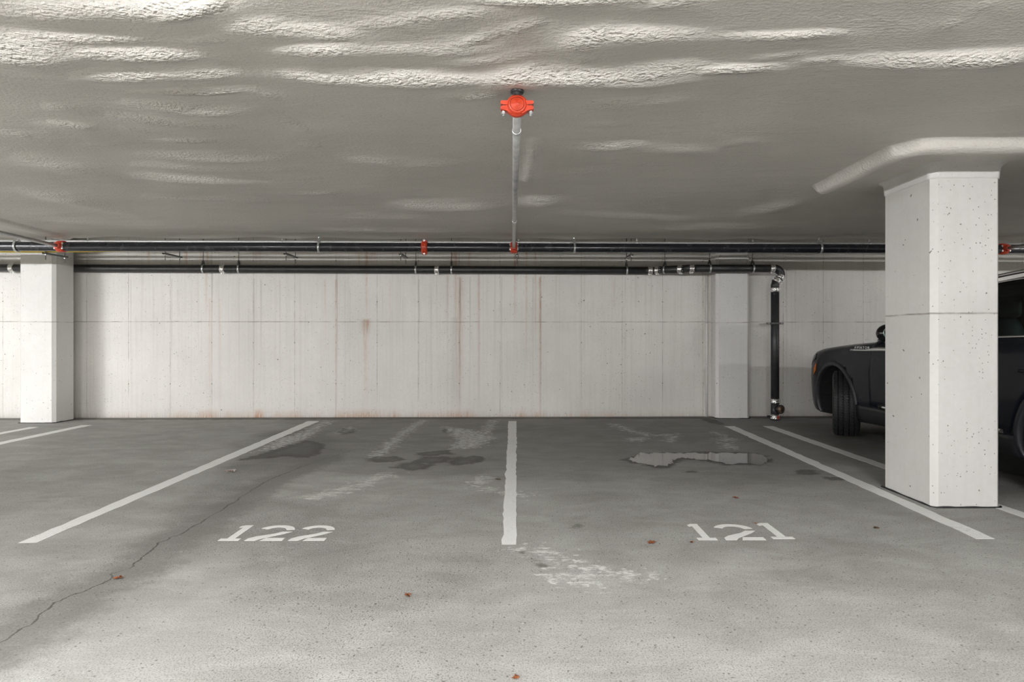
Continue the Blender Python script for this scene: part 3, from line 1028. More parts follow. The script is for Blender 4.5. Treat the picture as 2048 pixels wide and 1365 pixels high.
leaf(460, 946, .075, M['paper'], .4, 'small crumpled pale pink paper scrap beside the left parking line', 'paper_scrap', 'litter', .6)
leaf(1303, 1087, .045, M['leaf'], .2, 'reddish brown dry leaf just left of the painted number 121')
leaf(1384, 1086, .025, M['leaf'], 1.2, 'tiny orange leaf fragment at the foot of the first digit of 121')
leaf(1471, 997, .040, M['leaf'], 2.2, 'small red brown leaf beyond the number 121, towards the puddle')
leaf(238, 1158, .040, M['leaf'], .9, 'small rust coloured leaf lying beside the long floor crack')
leaf(816, 1193, .035, M['leaf'], 1.9, 'crumbled brown leaf on the bare floor below the number 122', crumple=.5)
leaf(1752, 1057, .035, M['leaf_dark'], .5, 'dark brown leaf between the number 121 and the right parking line')
leaf(1511, 1048, .022, M['leaf'], .1, 'tiny orange leaf scrap touching the last digit of 121')
leaf(1032, 1357, .024, M['leaf'], .8, 'tiny brown leaf at the very bottom of the picture')
leaf(996, 960, .040, M['leaf_dark'], 2.6, 'small tan leaf left of the middle parking line')

# ------------------------------------------------------------------ sprinkler main and branches
ZP = 1.09 + H


def ym(x):
    return 6.96 + SK * x


ma = math.atan(SK)
AX = Vector((1, SK, 0)).normalized()
AY = Vector((-SK, 1, 0)).normalized()
main = empty('sprinkler_main', (0, ym(0), ZP), 'thick black sprinkler main running along under the ceiling edge', 'pipe')


def rel(p, root):
    return Vector(p) - root.location


R_MAIN = .0555
MB().tube([rel((x, ym(x), ZP), main) for x in (-13.9, -6, 0, 6, 13.9)], R_MAIN, 32).build('pipe_run', M['black_pipe'], main)


def grooved_coupling(parent, c, ax, r, w, name='grooved_coupling'):
    """two-part housing with bolt pads either side"""
    mb = MB()
    mb.lathe([(r - .004, -w / 2), (r + .010, -w / 2), (r + .018, -w * .36), (r + .019, -w * .12), (r + .014, 0), (r + .019, w * .12), (r + .018, w * .36), (r + .010, w / 2), (r - .004, w / 2)], c, ax, 32)
    return mb.build(name, M['red'], parent)


def bolt(parent, c, axis_, L, r=.006):
    ax = Vector(axis_)
    c = Vector(c)
    mb = MB()
    mb.tube([c - ax * L / 2, c + ax * L / 2], r, 10)
    mb.lathe([(0, -L / 2 + .008), (r * 1.9, -L / 2 + .008), (r * 1.9, -L / 2 + .020), (0, -L / 2 + .020)], c, ax, 6, False)
    mb.lathe([(0, L / 2 - .020), (r * 1.8, L / 2 - .020), (r * 1.6, L / 2 - .006), (0, L / 2 - .004)], c, ax, 8, False)
    return mb.build('bolt', M['zinc'], parent)


xc = (849 - CX) / F * 6.92
gc = grooved_coupling(main, rel((xc, ym(xc), ZP), main), AX, R_MAIN, .072)
gc['label'] = 'red grooved coupling'
for s in (1, -1):
    c = rel((xc, ym(xc), ZP + s * (R_MAIN + .022)), main)
    MB().box(c, (.05, .05, .022), None, .005).build('bolt_pad', M['red'], gc)
for s in (1, -1):
    bolt(gc, rel((xc, ym(xc), ZP + s * (R_MAIN + .024)), main), AY, .10, .006)
xs_ = (869 - CX) / F * 6.92
stk = MB()
stk.lathe([(R_MAIN + .0012, -.050), (R_MAIN + .0012, .050)], rel((xs_, ym(xs_), ZP), main), AX, 10, True, math.radians(-28) + PI, math.radians(18) + PI)
lab = stk.build('paper_label', M['sticker'], main)


def tee(x, wide=.085):
    """red mechanical tee clamped round the main, its mouth turned to the aisle"""
    c = rel((x, ym(x), ZP), main)
    mb = MB()
    mb.lathe([(R_MAIN - .003, -wide / 2), (R_MAIN + .008, -wide / 2), (R_MAIN + .013, -wide * .35), (R_MAIN + .014, 0), (R_MAIN + .013, wide * .35), (R_MAIN + .008, wide / 2), (R_MAIN - .003, wide / 2)], c, AX, 28)
    mb.lathe([(.040, .02), (.040, R_MAIN + .018), (.036, R_MAIN + .030), (.030, R_MAIN + .036), (.0225, R_MAIN + .036)], c, -AY, 24)
    o = mb.build('outlet_tee', M['red'], main)
    o['label'] = 'red outlet tee'
    for s in (1, -1):
        bolt(o, c + Vector((s * .046, -.050, 0)), (0, 0, 1), .085, .006)
    return o


XB = -.073
tee(XB)
XL = -5.47
tee(XL)
XR = 5.93
tee(XR)


def ubolt_ring(mb, c, ax, r, wr):
    mb.lathe([(r + wr * math.cos(a), wr * math.sin(a)) for a in [k * PI / 4 for k in range(9)]], c, ax, 28)


def branch(p_near, p_far, label, end=True, rings=()):
    pn, pf = Vector(p_near), Vector(p_far)
    root = empty('sprinkler_branch', pn, label, 'pipe')
    d = (pf - pn)
    MB().tube([(0, 0, 0), d], .0205, 24).build('pipe_run', M['galv'], root)
    ax = d.normalized()
    for y in rings:
        k = (y - pn.y) / d.y
        mb = MB()
        mb.lathe([(.0208, -.003), (.0245, -.003), (.0245, .003), (.0208, .003)], d * k, ax, 24)
        mb.build('pipe_ring', M['zinc'], root)
    if end:
        mb = MB()
        # round two-part housing, seen end on
        mb.lathe([(.020, .050), (.036, .048), (.044, .036), (.046, .012), (.044, -.006), (.036, -.014), (.034, -.014)], (0, 0, 0), ax, 36)
        for s in (1, -1):
            for pl in ([(.024, .040), (.046, .020), (.074, .020), (.078, .014), (.076, .004), (.050, .001), (.030, .001)], [(.024, -.042), (.050, -.026), (.074, -.022), (.078, -.016), (.076, -.006), (.050, -.002), (.030, -.002)]):
                n_ = len(pl)
                vs = [(s * a, -.004, b) for a, b in pl] + [(s * a, .032, b) for a, b in pl]
                mb.add(vs, [tuple(range(n_)), tuple(range(2 * n_ - 1, n_ - 1, -1))] + [(i, (i + 1) % n_, n_ + (i + 1) % n_, n_ + i) for i in range(n_)])
        # saddle arms under and over
        mb.lathe([(.046, -.004), (.052, .004), (.052, .024), (.046, .032)], (0, 0, 0), ax, 36)
        cp = mb.build('end_coupling', M['red'], root)
        cp['label'] = 'red end coupling'
        cm = MB()
        cm.lathe([(0, -.020), (.006, -.020), (.007, -.018), (.030, -.017), (.033, -.012), (.033, .01)], (0, 0, 0), ax, 36)
        cm.build('end_cap', M['red'], cp)
        for s in (1, -1):
            bolt(cp, Vector((s * .064, .014, -.012)), (0, 0, 1), .072, .0065)
        st = MB()
        st.tube([(0, .012, .045), (0, .012, .105)], .019, 18)
        st.lathe([(.0, .060), (.030, .060), (.032, .066), (.030, .074), (0, .074)], (0, .012, 0), (0, 0, 1), 24)
        s_ = st.build('stub_pipe', M['iron'], root)
        s_['label'] = 'dark stub pipe up into the foam'
    return root


branch((-.0135, 2.70, ZP + .004), (XB, ym(XB) - .094, ZP), 'galvanised branch pipe overhead in the middle, with a red capped coupling at its near end', True, (3.03, 5.35))
branch((-5.05, 2.9, ZP), (XL, ym(XL) - .094, ZP), 'galvanised branch pipe in the upper left corner, ending at a red tee on the main', False)
branch((6.25, 2.9, ZP), (XR, ym(XR) - .094, ZP), 'short length of galvanised branch pipe at the right edge behind the near column', False)


# ------------------------------------------------------------------ conduit, gas pipe, struts behind the main
def yq(x, y):
    return y + SK * x


cond = empty('conduit', (0, 7.115, CZ - .03), 'thin light grey conduit running just above the black sprinkler main', 'conduit')
zc_ = H + 1.176
MB().tube([rel((x, yq(x, 7.115), zc_), cond) for x in (-13.9, 0, 5.0)], .0175, 14).build('conduit_run', M['conduit'], cond)
MB().tube([rel((x, yq(x, 7.115), zc_), cond) for x in (4.93, 5.02)], .022, 14).build('conduit_sleeve', M['zinc'], cond)
MB().tube([rel((x, yq(x, 7.115), zc_), cond) for x in (5.0, 13.9)], .0175, 14).build('conduit_run', M['conduit'], cond)

gas = empty('gas_pipe', (-6, 7.25, 2.19), 'yellow pipe showing just under the black main at the left', 'pipe')
MB().tube([rel((x, yq(x, 7.25), z), gas) for x, z in ((-13.9, 2.262), (-6.0, 2.258), (-4.6, 2.280), (1.0, 2.300))], .020, 14).build('pipe_run', M['yellow'], gas)


def conduit_strap(u, label):
    x = (u - CX) / F * 7.1
    y = yq(x, 7.115)
    root = empty('conduit_strap', (x, y, zc_), label, 'strap', 'foam covered conduit straps')
    mb = MB()
    mb.lathe([(.018, -.012), (.022, -.012), (.022, .012), (.018, .012)], (0, 0, 0), (1, 0, 0), 16)
    mb.build('strap_band', M['zinc'], root)
    mb = MB()
    mb.tube([(0, 0, .016), (0, 0, .05), (0, 0, .30)], [.006, .012, .008], 10)
    mb.build('strap_rod', M['foam_white'], root)


for u, lb in ((185, 'foam crusted conduit strap above the left column'), (567, 'foam crusted conduit strap left of the red coupling, farther one'), (800, 'foam crusted conduit strap nearest the left of the red coupling'),
              (1037, 'foam crusted conduit strap right beside the middle branch pipe'), (1275, 'foam crusted conduit strap midway along the right bay'), (1510, 'foam crusted conduit strap above the wall column'),
              (1748, 'foam crusted conduit strap beside the near column')):
    conduit_strap(u, lb)


def strut(u, label, L=.36):
    x = (u - CX) / F * 7.25
    y = yq(x, 7.31)
    root = empty('strut_bracket', (x, y, 2.228), label, 'bracket', 'strut brackets under the pipes')
    mb = MB()
    z = -.012
    mb.box((0, .05, z), (.041, L, .004), None)
    for s in (1, -1):
        mb.box((s * .0195, .05, z + .008), (.003, L, .018), None)
    mb.build('strut_channel', M['strut'], root)
    for yy in (.05 - L / 2 + .03, .05 + L / 2 - .03):
        MB().tube([(0, yy, -.085), (0, yy, .45)], .005, 8).build('threaded_rod', M['strut'], root)
        MB().lathe([(0, -.026), (.010, -.026), (.010, -.016), (0, -.016)], (0, yy, 0), (0, 0, 1), 6, False).build('nut', M['zinc'], root)


for u, lb in ((110, 'steel strut bracket in front of the left column head'), (342, 'steel strut bracket under the main, left part of the back wall'), (578, 'steel strut bracket under the main, left of the red coupling'),
              (804, 'small steel strut bracket just left of the red coupling'), (1034, 'steel strut bracket right beside the middle branch pipe'), (1262, 'steel strut bracket in the right bay under the main')):
    strut(u, lb)


# ------------------------------------------------------------------ hangers
def ring_hanger(x, y, z, r, top, name, label, group, tilt=0, rod_mat='zinc', ax=AX):
    root = empty(name, (x, y, z), label, 'hanger', group)
    mb = MB()
    w = .012
    a = Vector(ax)
    if tilt:
        a = (Matrix.Rotation(tilt, 3, 'Z') @ a)
    q = r / math.cos(tilt) + w * math.tan(tilt) + .003
    mb.lathe([(q, -w), (q + .005, -w), (q + .005, w), (q, w), (q, -w)], (0, 0, 0), a, 32)
    mb.build('hanger_ring', M['zinc'], root)
    yk = MB()
    h = r + .055
    for s in (1, -1):
        sd = a.cross(Vector((0, 0, 1))).normalized() * s
        p0 = sd * (r * .95) + Vector((0, 0, r * .84))
        p1 = sd * .012 + Vector((0, 0, h))
        m_ = (p0 + p1) / 2
        d = (p1 - p0)
        zz_ = d.normalized()
        xx_ = (a - zz_ * a.dot(zz_)).normalized()
        rot = Matrix((xx_, zz_.cross(xx_), zz_)).transposed()
        yk.box(m_, (.022, .004, d.length), rot)
    yk.lathe([(0, h - .008), (.014, h - .008), (.014, h + .012), (0, h + .012)], (0, 0, 0), (0, 0, 1), 6, False)
    yk.build('hanger_yoke', M[rod_mat], root)
    MB().tube([(0, 0, h), (0, 0, top - z)], .005, 8).build('hanger_rod', M[rod_mat], root)
    return root


for u, lb in ((48, 'ring hanger round the black main above the left column'), (640, 'ring hanger round the black main, left of the red coupling'), (1148, 'ring hanger round the black main, right of the middle branch'),
              (1645, 'ring hanger round the black main, just left of the near column')):
    x = (u - CX) / F * 6.95
    ring_hanger(x, ym(x), ZP, R_MAIN, CZ + .02, 'pipe_hanger', lb, 'ring hangers on the sprinkler main', .12)

# ------------------------------------------------------------------ drain pipe on the wall
R_D = .0565


def drain_y(x):
    return 8.50 + SK * x


ZD = 2.1812
drain = empty('drain_pipe', (0, drain_y(0), ZD), 'black cast iron drain pipe along the back wall, turning down right of the wall column', 'pipe')


def dp(x):
    return Vector((x, drain_y(x), ZD - .00187 * x))


YR = 8.265
ZR = 2.176
o1x, o2x = 1.98, 2.62
MB().tube([rel(p, drain) for p in (dp(-13.9), dp(-6), dp(0), dp(1.86))], R_D, 28).build('pipe_run', M['iron'], drain)
xa = (1316 - CX) / F * 8.42
MB().tube([rel(dp(1.86), drain), rel(dp(1.96), drain), rel(dp(2.02) + Vector((0, -.012, .003)), drain)], R_D, 28).build('pipe_bend', M['iron'], drain)
pA = dp(2.02) + Vector((0, -.012, .003))
pB = Vector((2.36, YR + .02, ZR - .004))
MB().tube([rel(pA, drain), rel(pB, drain)], R_D, 28).build('offset_pipe', M['iron'], drain)
MB().tube([rel(pB, drain), rel(Vector((2.42, YR, ZR)), drain), rel(Vector((2.52, YR, ZR)), drain)], R_D, 28).build('pipe_bend', M['iron'], drain)
XV = (1550 - CX) / F * 8.25
xe = (1547 - CX) / F * YR
MB().tube([rel(Vector((2.52, YR, ZR)), drain), rel(Vector((xe, YR, ZR)), drain)], R_D, 28).build('pipe_run', M['iron'], drain)
# elbow: swings down and a little back towards the column
elb = [Vector((xe, YR, ZR))]
cxe, rr = xe - .005, .095
for k in range(9):
    a = PI / 2 - (PI / 2 + .32) * k / 8
    elb.append(Vector((cxe + rr * math.cos(a) + .015, YR, ZR - rr + rr * math.sin(a))))
MB().tube([rel(p, drain) for p in elb], R_D, 28).build('pipe_elbow', M['iron'], drain)
e1 = elb[-1]
e2 = Vector((XV + .018, 8.255, 1.985))
e3 = Vector((XV, 8.25, 1.93))
e4 = Vector((XV, 8.25, 1.88))
MB().tube([rel(p, drain) for p in (e1, e2, e3, e4)], R_D, 28).build('pipe_bend', M['iron'], drain)
MB().tube([rel(p, drain) for p in (e4, Vector((XV, 8.25, .27)))], R_D, 28).build('riser', M['iron'], drain)


def hubless(c, ax, label=None, mat='steelband', w=.055, r=R_D):
    mb = MB()
    h = w / 2
    prof = [(r - .002, -h - .006), (r + .004, -h - .006), (r + .004, -h), (r + .008, -h), (r + .009, -h * .6), (r + .007, -h * .5), (r + .007, -h * .15), (r + .0095, 0), (r + .007, h * .15), (r + .007, h * .5), (r + .009, h * .6), (r + .008, h), (r + .004, h), (r + .004, h + .006), (r - .002, h + .006)]
    mb.lathe(prof, c, ax, 28)
    o = mb.build('band_coupling', M[mat], drain)
    ax = Vector(ax).normalized()
    side = ax.cross(Vector((0, -1, 0))).normalized()
    for s in (1, -1):
        for k in (1, -1):
            MB().box(Vector(c) + ax * (s * h * .55) + side * (k * (r + .010)) + Vector((0, -.012, 0)), (.016, .016, .014), None, .003).build('clamp_screw', M['zinc'], o)
        for k in (-.5, 0, .5):
            a = Vector((0, -1, 0)) * math.cos(k) + side * math.sin(k)
            MB().box(Vector(c) + ax * (s * h * .55) + a * (r + .010), (.010, .008, .010), None, .002).build('clamp_screw', M['zinc'], o)
    return o


XX = Vector((1, SK, 0))
for u in (28, 450, 874, 1300):
    x = (u - CX) / F * (8.53 if u > 1000 else (8.39 if u < 100 else 8.48))
    hubless(rel(dp(x), drain), XX)
dd = (pB - pA).normalized()
hubless(rel(pA + dd * .02, drain), dd)
hubless(rel(pB + dd * -.05, drain), dd)
hubless(rel(Vector((2.46, YR, ZR)), drain), (1, 0, 0))
hubless(rel(Vector((xe - .02, YR, ZR)), drain), (1, 0, 0))
d1 = (e2 - e1).normalized()
hubless(rel(e1 + d1 * .005, drain), d1)
hubless(rel(e2 + d1 * -.012, drain), d1)
hubless(rel(Vector((XV, 8.25, 1.868)), drain), (0, 0, 1))
hubless(rel(Vector((XV, 8.25, .272)), drain), (0, 0, 1))
MB().tube([rel(Vector((XV, 8.25, .27)), drain), rel(Vector((XV, 8.25, .0)), drain)], [R_D, R_D], 28).build('pipe_foot', M['iron'], drain)
# cleanout: round mouth turned towards the bay, slightly to the right
axc = Vector((.25, -1, 0)).normalized()
cc = rel(Vector((XV + .018, 8.25, .163)), drain)
MB().lathe([(.060, 0), (.060, .085), (.064, .088), (.064, .100), (.052, .103), (.050, .098)], cc, axc, 32).build('cleanout_mouth', M['iron'], drain)
cv = MB().lathe([(0, .101), (.014, .101), (.0145, .0965), (.050, .096), (.0505, .092)], cc, axc, 32).build('cleanout_cover', M['brass'], drain)
cv['label'] = 'brown round cleanout cover'
fb = hubless(rel(Vector((XV, 8.25, .045)), drain), (0, 0, 1), w=.06)
lb_ = MB().lathe([(R_D + .0105, -.024), (R_D + .0105, .024)], rel(Vector((XV, 8.25, .045)), drain), (0, 0, 1), 12, True, math.radians(95 + 0), math.radians(175)).build('band_label', M['red'], fb)
MB().box(rel(Vector((XV - .085, 8.25, .05)), drain), (.05, .03, .03), None, .005).build('band_screw', M['dark'], fb)
for u, lb in ((411, 'clevis hanger on the wall drain, left of the leftmost silver band'), (481, 'clevis hanger on the wall drain, right of the leftmost silver band'), (832, 'clevis hanger on the wall drain below the red coupling'),
              (903, 'clevis hanger on the wall drain, right of the middle silver band'), (1254, 'clevis hanger on the wall drain, left of the paired silver bands'), (1336, 'clevis hanger on the sloping offset of the wall drain'),
              (1419, 'clevis hanger on the wall drain at the left edge of the wall column'), (1505, 'clevis hanger on the wall drain at the right edge of the wall column')):
    yv = 8.48 if u < 1300 else (8.40 if u == 1336 else YR)
    x = (u - CX) / F * yv
    yv2 = drain_y(x) if u < 1300 else yv
    zv = dp(x).z if u < 1300 else ZR - (.006 if u == 1336 else 0)
    if u == 1336:
        k_ = .32
        pt = pA + (pB - pA) * k_
        x, yv2, zv = pt
    ring_hanger(x, yv2, zv, R_D, 2.66, 'clevis_hanger', lb, 'clevis hangers on the wall drain', 0 if u == 1336 else (.18 if u < 500 else .04), 'strut', dd if u == 1336 else XX)

# riser strap
rc = empty('riser_clamp', (XV, 8.25, 1.385), 'steel clamp holding the vertical black drain pipe to the wall', 'clamp')
MB().lathe([(R_D + .001, -.014), (R_D + .006, -.014), (R_D + .006, .014), (R_D + .001, .014)], (0, 0, 0), (0, 0, 1), 32).build('clamp_band', M['strut'], rc)
for s in (1, -1):
    e_ = MB().box((s * (R_D + .034), 0, 0), (.066, .012, .028), None, .002).build('clamp_ear', M['strut'], rc)
    MB().tube([(s * (R_D + .034), -.02, 0), (s * (R_D + .034), .33, 0)], .005, 8).build('anchor_rod', M['zinc'], rc)
wc = empty('conduit', (0, 0, 0), 'thin painted conduit running up the back wall at the left side of the wall column', 'conduit')
xw_ = (1416.5 - CX) / F * 8.53
wc.location = (xw_, yw(xw_) - .022, 0)
MB().tube([(0, 0, 0), (0, 0, 2.15)], .0165, 14).build('conduit_run', M['column_far'], wc)
for z in (.35, 1.42):
    MB().lathe([(.017, -.01), (.021, -.01), (.021, .01), (.017, .01)], (0, 0, z), (0, 0, 1), 16).build('conduit_clip', M['zinc'], wc)


# ------------------------------------------------------------------ the car
CARX, NOSE = 4.795, 7.90
WB0, WB1 = .93, 3.955                            # axle stations behind the nose
car = empty('car', (CARX, NOSE - 2.5, 0), 'dark blue black car parked nose to the wall, partly hidden by the near column', 'car')


def cp_(x, yc, z):
    return (x, 2.5 - yc, z)


ST = [  # yc, half width, underside, shoulder, centre
    (.00, .50, .40, .76, .78), (.04, .70, .32, .84, .87), (.12, .84, .26, .92, .965), (.25, .915, .22, .985, 1.03), (.45, .965, .205, 1.025, 1.075),
    (.70, .992, .20, 1.05, 1.105), (1.00, 1.005, .20, 1.075, 1.13), (1.35, 1.01, .215, 1.10, 1.15), (1.70, 1.01, .23, 1.125, 1.165), (2.2, 1.01, .24, 1.15, 1.17),
    (3.0, 1.01, .25, 1.18, 1.19), (3.9, 1.01, .25, 1.20, 1.21), (4.5, .99, .27, 1.21, 1.22), (4.85, .94, .33, 1.20, 1.21), (5.02, .86, .40, 1.14, 1.16), (5.06, .74, .46, 1.08, 1.10)]
SA = np.array(ST)


def station(yc):
    # smooth interpolation between stations
    y = np.clip(yc, 0, 5.06)
    i = int(np.clip(np.searchsorted(SA[:, 0], y) - 1, 0, len(SA) - 2))
    p0, p1, p2, p3 = SA[max(i - 1, 0)], SA[i], SA[i + 1], SA[min(i + 2, len(SA) - 1)]
    u = (y - p1[0]) / (p2[0] - p1[0])
    m1 = (p2 - p0) / max(1e-6, p2[0] - p0[0]) * (p2[0] - p1[0])
    m2 = (p3 - p1) / max(1e-6, p3[0] - p1[0]) * (p2[0] - p1[0])
    return ((2 * u ** 3 - 3 * u ** 2 + 1) * p1 + (u ** 3 - 2 * u ** 2 + u) * m1 + (-2 * u ** 3 + 3 * u ** 2) * p2 + (u ** 3 - u ** 2) * m2)[1:]


def section(yc):
    w, z0, zs, zc = station(yc)
    h = zs - z0
    k = w / 1.01
    pts = [(0, z0), (w * .80, z0), (w - .060 * k, z0 + .03 * h), (w - .030, z0 + .10 * h), (w - .016, z0 + .24 * h), (w - .006, z0 + .42 * h), (w, z0 + .60 * h), (w - .004, z0 + .74 * h),
           (w - .016, z0 + .86 * h), (w - .032, z0 + .945 * h), (w - .055, z0 + .985 * h), (w - .10, zs + .14 * (zc - zs)), (w - .20, zs + .45 * (zc - zs)), (w * .5, zs + .86 * (zc - zs)), (0, zc)]
    return pts


def side_x(yc, z):
    p = section(yc)[2:11]
    zz = [q[1] for q in p]
    return float(np.interp(z, zz, [q[0] for q in p]))


def car_body():
    ycs = sorted(set(list(np.linspace(0, .5, 14)) + list(np.linspace(.5, 4.8, 60)) + list(np.linspace(4.8, 5.06, 8))))
    vs, fs = [], []
    rows = []
    for yc in ycs:
        half = section(yc)
        full = [(-x, z) for x, z in half[::-1]] + half[1:-1] if False else [(x, z) for x, z in half] + [(-x, z) for x, z in half[-2:0:-1]]
        rows.append([cp_(x, yc, z) for x, z in full])
    n = len(rows[0])
    for r in rows:
        vs += r
    for j in range(len(rows) - 1):
        for i in range(n):
            fs.append((j * n + i, j * n + (i + 1) % n, (j + 1) * n + (i + 1) % n, (j + 1) * n + i))
    fs.append(tuple(range(n)))
    fs.append(tuple((len(rows) - 1) * n + i for i in range(n - 1, -1, -1)))
    mb = MB()
    mb.add(vs, fs, True)
    body = mb.build('body', [M['carpaint'], M['well']], car)
    cut = MB()
    for yc in (WB0, WB1):
        for s in (-1, 1):
            c = cp_(s * .62, yc, .405)
            prof = [(.0, 0), (.44, 0), (.44, .6), (0, .6)]
            b = MB()
            cut.lathe(prof, c, (s, 0, 0), 56, False)
    co = cut.build('cutter', M['well'])
    bpy.context.view_layer.update()
    co.matrix_world = Matrix.Translation(car.location)
    md = body.modifiers.new('arches', 'BOOLEAN')
    md.operation = 'DIFFERENCE'
    md.object = co
    md.solver = 'EXACT'
    md.material_mode = 'TRANSFER'
    bpy.context.view_layer.update()
    dg = bpy.context.evaluated_depsgraph_get()
    me = bpy.data.meshes.new_from_object(body.evaluated_get(dg))
    body.modifiers.clear()
    body.data = me
    bpy.data.objects.remove(co)
    for p in me.polygons:
        if me.materials[p.material_index] and 'well' in me.materials[p.material_index].name:
            p.use_smooth = False
    return body


body = car_body()


def skin(name, ycs, zf, off, mat, parent, thick=.012, side=-1):
    """patch following the flank, ycs along, zf(yc) -> list of heights"""
    rows = []
    for yc in ycs:
        rows.append([cp_(side * (side_x(yc, z) + off), yc, z) for z in zf(yc)])
    n = len(rows[0])
    vs = [p for r in rows for p in r]
    m = len(vs)
    vs += [(p[0] - side * thick, p[1], p[2]) for p in vs]
    fs, fe = [], []
    for j in range(len(rows) - 1):
        for i in range(n - 1):
            a = (j * n + i, j * n + i + 1, (j + 1) * n + i + 1, (j + 1) * n + i)
            fs.append(a)
    J = len(rows)
    edge = [j * n for j in range(J)] + [(J - 1) * n + i for i in range(1, n)] + [j * n + n - 1 for j in range(J - 2, -1, -1)] + [i for i in range(n - 2, 0, -1)]
    for a, b in zip(edge, edge[1:] + edge[:1]):
        fe.append((a, b, b + m, a + m))
    mb = MB()
    b0 = len(mb.v)
    mb.v = [tuple(p) for p in vs]
    mb.f = fs + fe
    mb.sm = [True] * len(fs) + [False] * len(fe)
    return mb.build(name, mat, parent)


for side in (-1, 1):
    for nm, a, b in (('front_door', 1.66, 2.80), ('rear_door', 2.815, 3.86)):
        def zf(yc, a=a):
            w, z0, zs, zc = station(yc)
            lo = .44
            if a > 2 and yc > WB1 - .60:
                lo = max(.44, .405 + math.sqrt(max(0, .50 ** 2 - min(.5, abs(yc - WB1)) ** 2)))
            return list(np.linspace(lo, zs - .025, 12))
        d_ = skin(nm, np.linspace(a, b, 26), zf, .006, M['carpaint'], car, .02, side)
        yh = b - .20
        hz = .93
        xh = side * (side_x(yh, hz) + .035)
        MB().tube([cp_(xh - side * .03, yh - .11, hz), cp_(xh, yh - .085, hz), cp_(xh, yh + .085, hz + .003), cp_(xh - side * .03, yh + .11, hz)], .011, 10).build('door_handle', M['carpaint'], d_)
    # rocker and its bright strip
    skin('rocker_panel', np.linspace(WB0 + .455, WB1 - .455, 24), lambda yc: list(np.linspace(station(yc)[1] + .012, .425, 6)), .014, M['cladding'], car, .03, side)
    st_ = skin('chrome_strip', np.linspace(1.82, WB1 - .56, 20), lambda yc: list(np.linspace(.432, .462, 3)), .018, M['chrome'], car, .02, side)
    st_['label'] = 'chrome strip above the sill'
    # fender spear with its lettering
    sp = MB()
    a_, b_ = 1.27, 2.25
    spv = skin('fender_spear', np.linspace(a_, b_, 14), lambda yc: list(np.linspace(1.030 + .012 * (yc - a_) / (b_ - a_), 1.030 + .022 + .030 * np.clip((yc - a_ - .30) / .2, 0, 1), 3)), .012, M['chrome'], car, .02, side)
    spv['label'] = 'chrome spear'

    # arch lip, following the flank
    for yc0, nm in ((WB0, 'arch_moulding'), (WB1, 'arch_moulding')):
        vs, fs = [], []
        N = 40
        for k in range(N + 1):
            th = math.radians(-22 + 224 * k / N)
            for r, o in ((.437, -.03), (.437, .010), (.448, .016), (.470, .015), (.486, .004), (.488, -.02)):
                yc = yc0 - r * math.cos(th)
                z = .405 + r * math.sin(th)
                zz = max(z, station(max(yc, .02))[1] + .02)
                vs.append(cp_(side * (side_x(max(yc, .02), zz) + o), yc, zz))
        for k in range(N):
            for i in range(5):
                fs.append((k * 6 + i, k * 6 + i + 1, (k + 1) * 6 + i + 1, (k + 1) * 6 + i))
        mb = MB()
        mb.add(vs, fs, True)
        mb.build(nm, M['arch'], car)
    # side marker in the bumper corner, headlamp
    mk = skin('side_marker', np.linspace(.385, .455, 4), lambda yc: list(np.linspace(.70 + (yc - .385) * .8, .79 + (yc - .385) * .9, 4)), .008, M['amber'], car, .012, side)
    mk['label'] = 'amber side marker lens'
    skin('headlamp', np.linspace(.10, .42, 10), lambda yc: list(np.linspace(station(yc)[2] - .15 + .10 * (yc - .1), station(yc)[2] - .045, 4)), .004, M['carblack'], car, .012, side)
    # mirror
    mx, my, mz = side * 1.085, 2.10, 1.225
    mh = MB()
    mh.ball((0, 0, 0), (.11, .085, .092))
    mo = mh.build('wing_mirror', M['carblack'], car)
    mo.location = cp_(mx, my, mz)
    g_ = MB()
    g_.ball((0, 0, 0), (.098, .006, .070), 12)
    gm_ = g_.build('mirror_glass', M['mirror'], mo)
    gm_.location = (0, -.078, .004)
    MB().tube([(-side * .05, .0, -.05), (-side * .15, .01, -.085), (-side * .20, .02, -.10)], [.035, .03, .035], 12).build('mirror_stalk', M['carblack'], mo)

# lettering on the near fender
cu = bpy.data.curves.new('badge', 'FONT')
cu.body = 'AVIATOR'
cu.size = .042
cu.extrude = .002
cu.space_character = 1.32
cu.align_x = 'LEFT'
to = bpy.data.objects.new('badge_tmp', cu)
COL.objects.link(to)
bpy.context.view_layer.update()
tm = bpy.data.meshes.new_from_object(to.evaluated_get(bpy.context.evaluated_depsgraph_get()))
bpy.data.objects.remove(to)
wd = max(v.co.x for v in tm.vertices)
sx = .285 / wd
for v in tm.vertices:
    v.co = Vector((v.co.x * sx, v.co.y, v.co.z))
bl = link('badge_lettering', tm, M['badge'], car)
bl['label'] = 'silver lettering'
yb = NOSE - 6.555
bl.matrix_local = Matrix.Translation(Vector(cp_(-(side_x(yb + .1, 1.06) + .006), yb, 1.056))) @ Matrix(((0, 0, -1, 0), (-1, 0, 0, 0), (0, 1, 0, 0), (0, 0, 0, 1)))

# greenhouse
def strip(name, rows, mat, parent, thick=0, smooth=True):
    n = len(rows[0])
    vs = [p for r in rows for p in r]
    fs = [(j * n + i, j * n + i + 1, (j + 1) * n + i + 1, (j + 1) * n + i) for j in range(len(rows) - 1) for i in range(n - 1)]
    mb = MB()
    mb.add(vs, fs, smooth)
    return mb.build(name, mat, parent)


def roof_edge(yc):
    z = np.interp(yc, [2.35, 2.7, 3.2, 3.8, 4.4, 4.8], [1.56, 1.635, 1.67, 1.665, 1.63, 1.57])
    x = np.interp(yc, [2.35, 2.7, 3.8, 4.5, 4.8], [.70, .725, .735, .71, .68])
    return float(x), float(z)


